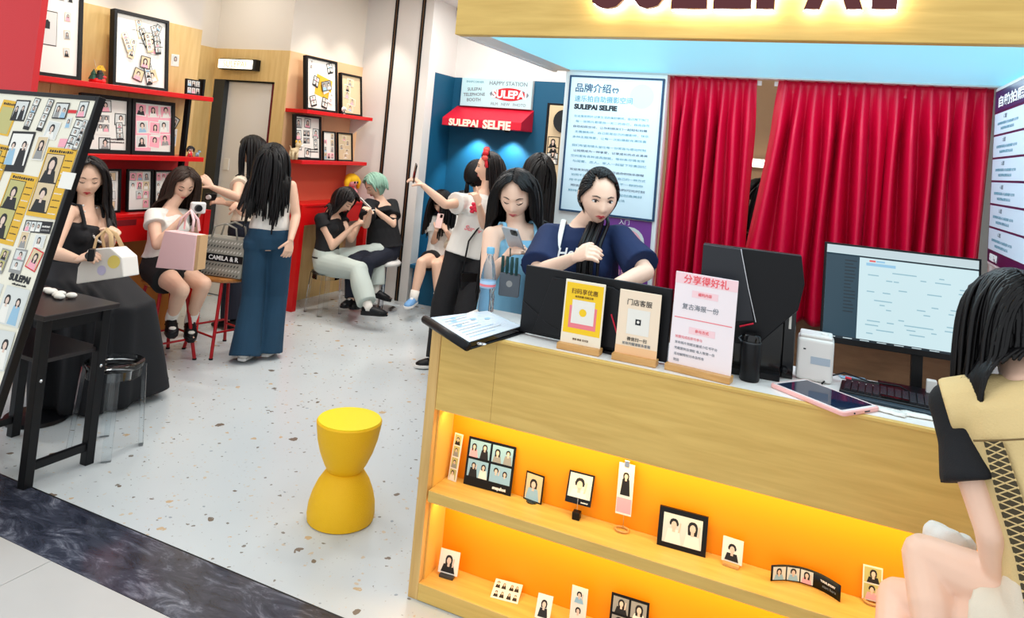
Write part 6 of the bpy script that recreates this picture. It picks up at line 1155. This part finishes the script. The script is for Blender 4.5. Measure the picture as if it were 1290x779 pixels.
# 6 green hair
p = person(JT['p6'], 'seated woman with pale green hair and black v-neck top looking at her phone', (-.45, -.9), (-.45, -.75, -.5), dict(m='hair_green', length=.09, n=110, vol=.016, front=.1), dict(hem=.0, sleeve=.62, m='cloth_black', loose=.022, neck=.93), dict(kind='pants', m='cloth_darknavy', wid=(.10, .08, .06, .06)), dict(m='black_plastic', sole='black_plastic'), hands=dict(L=dict(curl=.7), R=dict(curl=.7)), eyes='down', seed=6, voxel=.009)
phone(vlerp(V(JT['p6']['haL']), V(JT['p6']['haR']), .5)+V((-.02, -.03, .03)), (-.6, -.3, .55), (.3, .5, .7), 'phone held by the green-haired woman', 'paper')
# 7 seated girl in the booth
p = person(JT['p7'], 'seated girl in white top with bare legs and blue sneakers using her phone', (-.1, -1), (-.12, -.88, -.46), dict(m='hair_black', length=.36, n=130, front=.8, bangs=True, fringe=9), dict(hem=.05, sleeve=.5, m='cloth_white', loose=.018), dict(kind='shorts', m='cloth_black', to=.42, wid=(.105, .105), name='shorts'), dict(m='shoe_blue', sole='white_lam', sock='sock_white'), hands=dict(L=dict(curl=.7), R=dict(curl=.7)), eyes='down', seed=7, voxel=.009, skin='skin')
phone(vlerp(V(JT['p7']['haL']), V(JT['p7']['haR']), .5)+V((0, -.03, .03)), (0, .25, .95), (0, .95, -.25), 'pink phone held up by the seated girl in the booth', mat('phone_pink', (240, 206, 200), .4))
p = person(JT['p15'], 'second girl on the booth bench in a white sleeve, hidden behind the selfie taker', (-.15, -1), (-.3, -.9, -.3), dict(m='hair_black', length=.30, n=110, front=.3), dict(hem=.0, sleeve=1.3, m='cloth_cream', loose=.018, name='shirt'), dict(kind='shorts', m='cloth_darknavy', to=.5, wid=(.105, .1), name='shorts'), dict(m='white_lam', sole='white_lam', sock='sock_white'), eyes='open', seed=8, voxel=.01)
# 8 selfie taker
p = person(JT['p8'], 'young woman with red hairband and white T-shirt taking a selfie at arm length', (-.72, -.68), (-.93, -.36, .02), dict(m='hair_dark', length=.46, n=150, front=0, ymax=-.005), dict(hem=-.06, sleeve=.55, m='cloth_white', loose=.026), dict(kind='pants', m='cloth_black', wid=(.105, .095, .09, .095), to=.98), dict(m='black_plastic', sole='white_lam'), hands=dict(L=dict(curl=.8), R=dict(curl=1.3, point=True)), eyes='open', seed=9, voxel=.008)
I = root_info[p.name]; HM = I['HM']
hbm = MB().tube([HM @ V((.100*math.cos(a), .01+.03*math.sin(a), .122*math.sin(a)+.005)) for a in [math.pi*k/14 for k in range(15)]], .014, 8); hb_o = build('hairband', hbm, mat('band_red', (206, 30, 44), .6), p, smooth=True)
for k in range(7): a = math.pi*(.16+.68*k/6); build('flower', MB().ball(HM @ V((.108*math.cos(a), .035, .140*math.sin(a)+.012)), (.028, .024, .024), 10), mat('band_red', (206, 30, 44), .6) if k % 2 else mat('band_coral', (230, 90, 80), .6), hb_o, smooth=True)
l_, f_ = I['fr'](.75); c_ = I['J']['pel']+I['u']*I['SL']*.72+f_*.160-l_*.055
mb = MB()
for k in range(9): a = k*2.4; mb.ball(c_+l_*(.006*k**.9*math.cos(a))+V((0, 0, .006*k**.9*math.sin(a)))+f_*.004, (.02, .02, .018), 8)
build('rose_print', mb, mat('rose', (226, 50, 80), .7), p, smooth=True); text('lettering', 'Sunny', .055, MX(c_-V((0, 0, .17))-f_*.028, l_ if l_.x > 0 else -l_, V((0, 0, 1))), 'ink_pink', p, shear=.3, bold=.001, ext=.002)
for k in range(3): build('necklace_bead', MB().ball(c_+V((0, 0, .09))+l_*(.02*(k-1))-f_*.02, .006, 8), 'pearl', p)
t = thing('shoulder_bag', (-2.50, 5.12, .60), 'small black shoulder bag hanging at the hip of the selfie taker', 'bag'); Mb = MX((-2.47, 5.10, .67), (.75, .6, 0), (0, 0, 1)); build('body', MB().prism(rrect(-.10, .10, -.065, .065, .02), -.035, .035, 0, Mb), 'black_plastic', t, bevel=.008); build('flap', MB().prism(rrect(-.10, .10, 0, .067, .02), .035, .039, 0, Mb), 'black_gloss', t); build('charm', MB().ball(Mb @ V((-.03, -.08, .03)), (.03, .02, .03), 12), 'pearl', t, smooth=True); build('strap', MB().tube([Mb @ V((-.09, .05, 0)), Mb @ V((-.05, .30, -.05)), V(JT['p8']['shR'])+V((0, .0, .075)), Mb @ V((.13, .30, -.12)), Mb @ V((.09, .05, 0))], [(.008, .003)]*5, 8), 'black_plastic', t, smooth=True)
ph = V(JT['p8']['haL'])+V((.0, -.03, .055)); phone(ph, (.18, -.1, .95), (.75, .6, .1), 'black phone held out for a selfie')
p = person(JT['p9'], 'dark-haired girl with black strap standing just behind the selfie taker', (.5, .8), (.5, .85, 0), dict(m='hair_black', length=.1, n=170, tied=True, tie=(0, -.088, -.07), tail=10), dict(hem=.0, sleeve=.5, m='cloth_black', loose=.018), dict(kind='pants', m='cloth_black'), dict(m='black_plastic'), eyes='open', seed=10, voxel=.011)
p = person(JT['p11'], 'girl with very long straight black hair and cream top seen from behind', (.15, 1), (-.55, .8, 0), dict(m='hair_black', length=.62, n=170, front=0, wave=.002), dict(hem=.0, sleeve=.35, m='cloth_cream', loose=.014, name='blouse'), dict(kind='pants', m='denim_light'), dict(m='white_lam'), eyes='open', seed=11, voxel=.01)
# 10 phone girl in sky blue
p = person(JT['p10'], 'long-haired woman in a sky-blue top reading her phone beside the counter', (.2, -.97), (.22, -.88, -.40), dict(m='hair_black', length=.62, n=340, part=.10, front=.55, wave=.004, r=.7), dict(hem=.02, sleeve=0, neck=.88, nw=.125, straps=True, m='cloth_skyblue', loose=.014, name='camisole'), dict(kind='pants', m='denim_light', wid=(.10, .085, .085, .09)), dict(m='white_lam'), hands=dict(L=dict(curl=.75), R=dict(curl=.45)), eyes='down', seed=12, voxel=.007, skin='skin_fair')
pc = V(JT['p10']['haL'])+V((.012, -.035, .045)); phone(pc, (.05, -.75, .62), (.05, .62, .75), 'silver phone in the hand of the woman in sky blue', mat('phone_silver', (176, 180, 186), .3, .3), .076, .15)
t = thing('phone_pouch', (-1.23, 2.90, 1.15), 'grey little pouch on green cords hanging below the silver phone', 'pouch')
build('pouch', MB().prism(rrect(-.045, .045, -.05, .05, .008), -.008, .008, 0, MX((-1.228, 2.90, 1.135), (1, .2, 0), (0, 0, 1))), mat('pouch_grey', (86, 92, 100), .6), t, bevel=.003)
for k in range(4): build('cord', MB().tube([(-1.265+.022*k, 2.895, 1.18), (-1.265+.022*k, 2.89, 1.255)], [.007, .007], 8), mat('cord_green', (20, 62, 60), .6), t, smooth=True)
build('emblem', MB().ell(0, 0, .014, .014, .0085, 0, MX((-1.228, 2.90, 1.14), (1, .2, 0), (0, 0, 1))), 'p_grey', t); build('lanyard', MB().tube([(-1.232, 2.89, 1.255), (-1.236, 2.895, 1.29)], .003, 6), 'cord_green', t)
# 12 navy shirt
_n, _h = V(JT['p12']['neck']), V(JT['p12']['head']); NK12 = [_h+V((-.035, .085, -.09)), _n+V((.055, .055, .055)), _n+V((.085, -.05, .025)), _n+V((.085, -.155, -.06)), _n+V((.095, -.19, -.20)), _n+V((.11, -.17, -.33))]
p = person(JT['p12'], 'young woman in a navy printed T-shirt leaning behind the black monitor', (.28, -.96), (.50, -.82, -.22), dict(m='hair_black', length=.34, n=420, r=.6, tied=True, tie=(-.035, -.082, -.085), vol=.010, path=[tuple(NK12[0]), tuple(NK12[1]), tuple(NK12[2]), tuple(NK12[3]), tuple(NK12[4]), tuple(NK12[5])]), dict(hem=-.06, sleeve=.86, m='cloth_navy', loose=.019, flare=.012, wr=.008, neck=1.0, nw=.074), dict(kind='pants', m='denim', wid=(.10, .085, .085, .09)), dict(m='white_lam'), hands=dict(L=dict(curl=1.25, n=(.1, .6, -.5)), R=dict(curl=.5)), lips='lip_red', eyes='open', seed=13, voxel=.007, skin='skin_fair')
I = root_info[p.name]; l_, f_ = I['fr'](.7); l_ = l_ if l_.x > 0 else -l_; c_ = I['J']['pel']+I['u']*I['SL']*.66
def on_chest(a, s, o_=.0):
    """point on the front of the shirt"""
    return I['J']['pel']+I['u']*I['SL']*s+l_*a+f_*(.175-a*a*2.2+o_)
text('lettering', 'Hello', .06, MX(on_chest(-.045, .80, .004), l_, I['u']), 'ink_white', p, shear=.25, bold=.001, ext=.006)
st = [I['J']['neck']-l_*.075-f_*.05+V((0, 0, .01)), I['J']['neck']-l_*.085+f_*.01+V((0, 0, .035)), on_chest(-.105, .86, -.035), on_chest(-.125, .66, -.005), on_chest(-.145, .42, -.02)]
build('bag_strap', MB().tube(st, [(.012, .003)]*5, 8, side=l_), 'white_lam', p, smooth=True)
# 13 clerk at the screen
p = person(JT['p13'], 'clerk in a beige vest over black T-shirt seated with her back to the camera', (-.2, 1), (-.22, .97, -.12), dict(m='hair_black', length=.27, n=620, front=.12, wave=.002, vol=.011, r=.55), dict(hem=.0, sleeve=.62, m='cloth_black', loose=.0, flare=.024), dict(kind='shorts', m='cloth_cream', to=.35, wid=(.105, .105), name='shorts'), dict(m='white_lam'), hands=dict(L=dict(curl=.6), R=dict(curl=.6)), eyes='open', seed=14, voxel=.006, skin='skin_fair')
I = root_info[p.name]; pel_, u_, SL_ = I['J']['pel'], I['u'], I['SL']
tb = MB(); R = []
for s, a, b in ((-.10, .168, .138), (.1, .160, .135), (.35, .146, .128), (.6, .150, .13), (.8, .160, .122), (.92, .152, .105), (1.0, .10, .085), (1.03, .068, .066)):
    l_, f_ = I['fr'](max(0, min(1, s))); c_ = pel_+u_*SL_*s; R.append([c_+l_*a*math.cos(2*math.pi*j/24)+f_*b*math.sin(2*math.pi*j/24) for j in range(24)])
tb.rings(R)
for sd in 'LR':
    sh = I['J']['sh'+sd]; nk = I['J']['neck']; tb.tube([vlerp(nk, sh, .1)-u_*.04, vlerp(nk, sh, .6)-u_*.015, sh-u_*.004+(sh-nk).normalized()*.018], [(.075, .07), (.078, .070), (.088, .064)], 16)
co, no, fs = remesh(tb, .008, 2); co = wrinkle(co, no, .005, 77); vest = mesh_obj('vest', co, fs, 'cloth_beige', p)
l_, f_ = I['fr'](.8); l_ = l_ if l_.x > 0 else -l_; yk = [pel_+u_*SL_*(.80-.02*abs(a))+l_*(.165*a)-f_*(.152*math.sqrt(max(0, 1-(a*.97)**2))+.004) for a in [k/8-1 for k in range(17)]]
build('yoke_seam', MB().tube(yk, .0022, 6), mat('seam_brown', (120, 98, 60), .8), vest)
for sg_ in (-1,):
    pan = [pel_+u_*SL_*s+l_*(sg_*w2)-f_*d2 for s, w2, d2 in ((.78, .150, .055), (.55, .148, .04), (.3, .144, .04), (.05, .158, .05))]; pin = [pel_+u_*SL_*s+l_*(sg_*w2)-f_*d2 for s, w2, d2 in ((.78, .125, .088), (.55, .118, .090), (.3, .112, .090), (.05, .125, .095))]
    build('mesh_panel', MB().rings([[a, b] for a, b in zip(pan, pin)], False, False, closed=False), 'mesh_black', vest)
    nt_ = MB()
    for k in range(22):
        t0 = k/22; a = t0*3; i0 = min(2, int(a)); q0 = vlerp(pan[i0], pan[i0+1], a-i0); q1 = vlerp(pin[i0], pin[i0+1], a-i0); b2 = min(2.999, a+.16); i1 = int(b2); r0 = vlerp(pan[i1], pan[i1+1], b2-i1); r1 = vlerp(pin[i1], pin[i1+1], b2-i1)
        nt_.tube([q0-f_*.001, r1-f_*.001], .0016, 5); nt_.tube([q1-f_*.001, r0-f_*.001], .0016, 5)
    build('mesh_net', nt_, 'cloth_beige', vest)['kind'] = 'stuff'
cc = pel_+u_*SL_*.50-f_*.145+l_*.035; text('lettering', 'SULEPAI', .03, MX(cc, l_, u_), 'ink_red', vest, bold=.0006, ext=.002)
build('bracelet', MB().tube([V(JT['p13']['wrL'])+V((.028*math.cos(a*.45), .028*math.sin(a*.45), .012*math.sin(a*.45))) for a in range(15)], .005, 8), 'pearl', p)
t = thing('white_tote', (.33, 2.22, .74), 'crumpled white cloth bag with grey print on the lap of the clerk', 'bag'); mb = MB(); rr = random.Random(2)
for k in range(9): mb.ball((.335+rr.uniform(-.03, .03), 2.20+rr.uniform(-.03, .03), .80+rr.uniform(-.03, .05)), (.035, .03, .04), 10)
co, no, fs = remesh(mb, .006, 1); co = wrinkle(co, no, .012, 5, 40); mesh_obj('cloth', co, fs, 'cloth_white', t)
# person glimpsed between the curtains
G = dict(JT['p12']); dx = V((-.335, 4.10, 0))-V((G['pel'][0], G['pel'][1], 0)); G = {k: tuple(V(v)+dx) for k, v in G.items()}
for sd, s_ in (('L', -1), ('R', 1)):
    c0 = V(G['neck']); G['sh'+sd] = tuple(c0+V((s_*.15, 0, -.03))); G['el'+sd] = tuple(c0+V((s_*.17, -.02, -.28))); G['wr'+sd] = tuple(c0+V((s_*.16, -.08, -.50))); G['ha'+sd] = tuple(c0+V((s_*.16, -.1, -.6)))
p = person(G, 'person in black glimpsed through the gap between the red curtains', (.8, -.5), (.9, -.4, 0), dict(m='hair_black', length=.25, n=110, front=.1), dict(hem=0, sleeve=.6, m='cloth_black'), dict(kind='pants', m='cloth_black'), dict(m='black_plastic'), eyes='open', seed=15, voxel=.012)
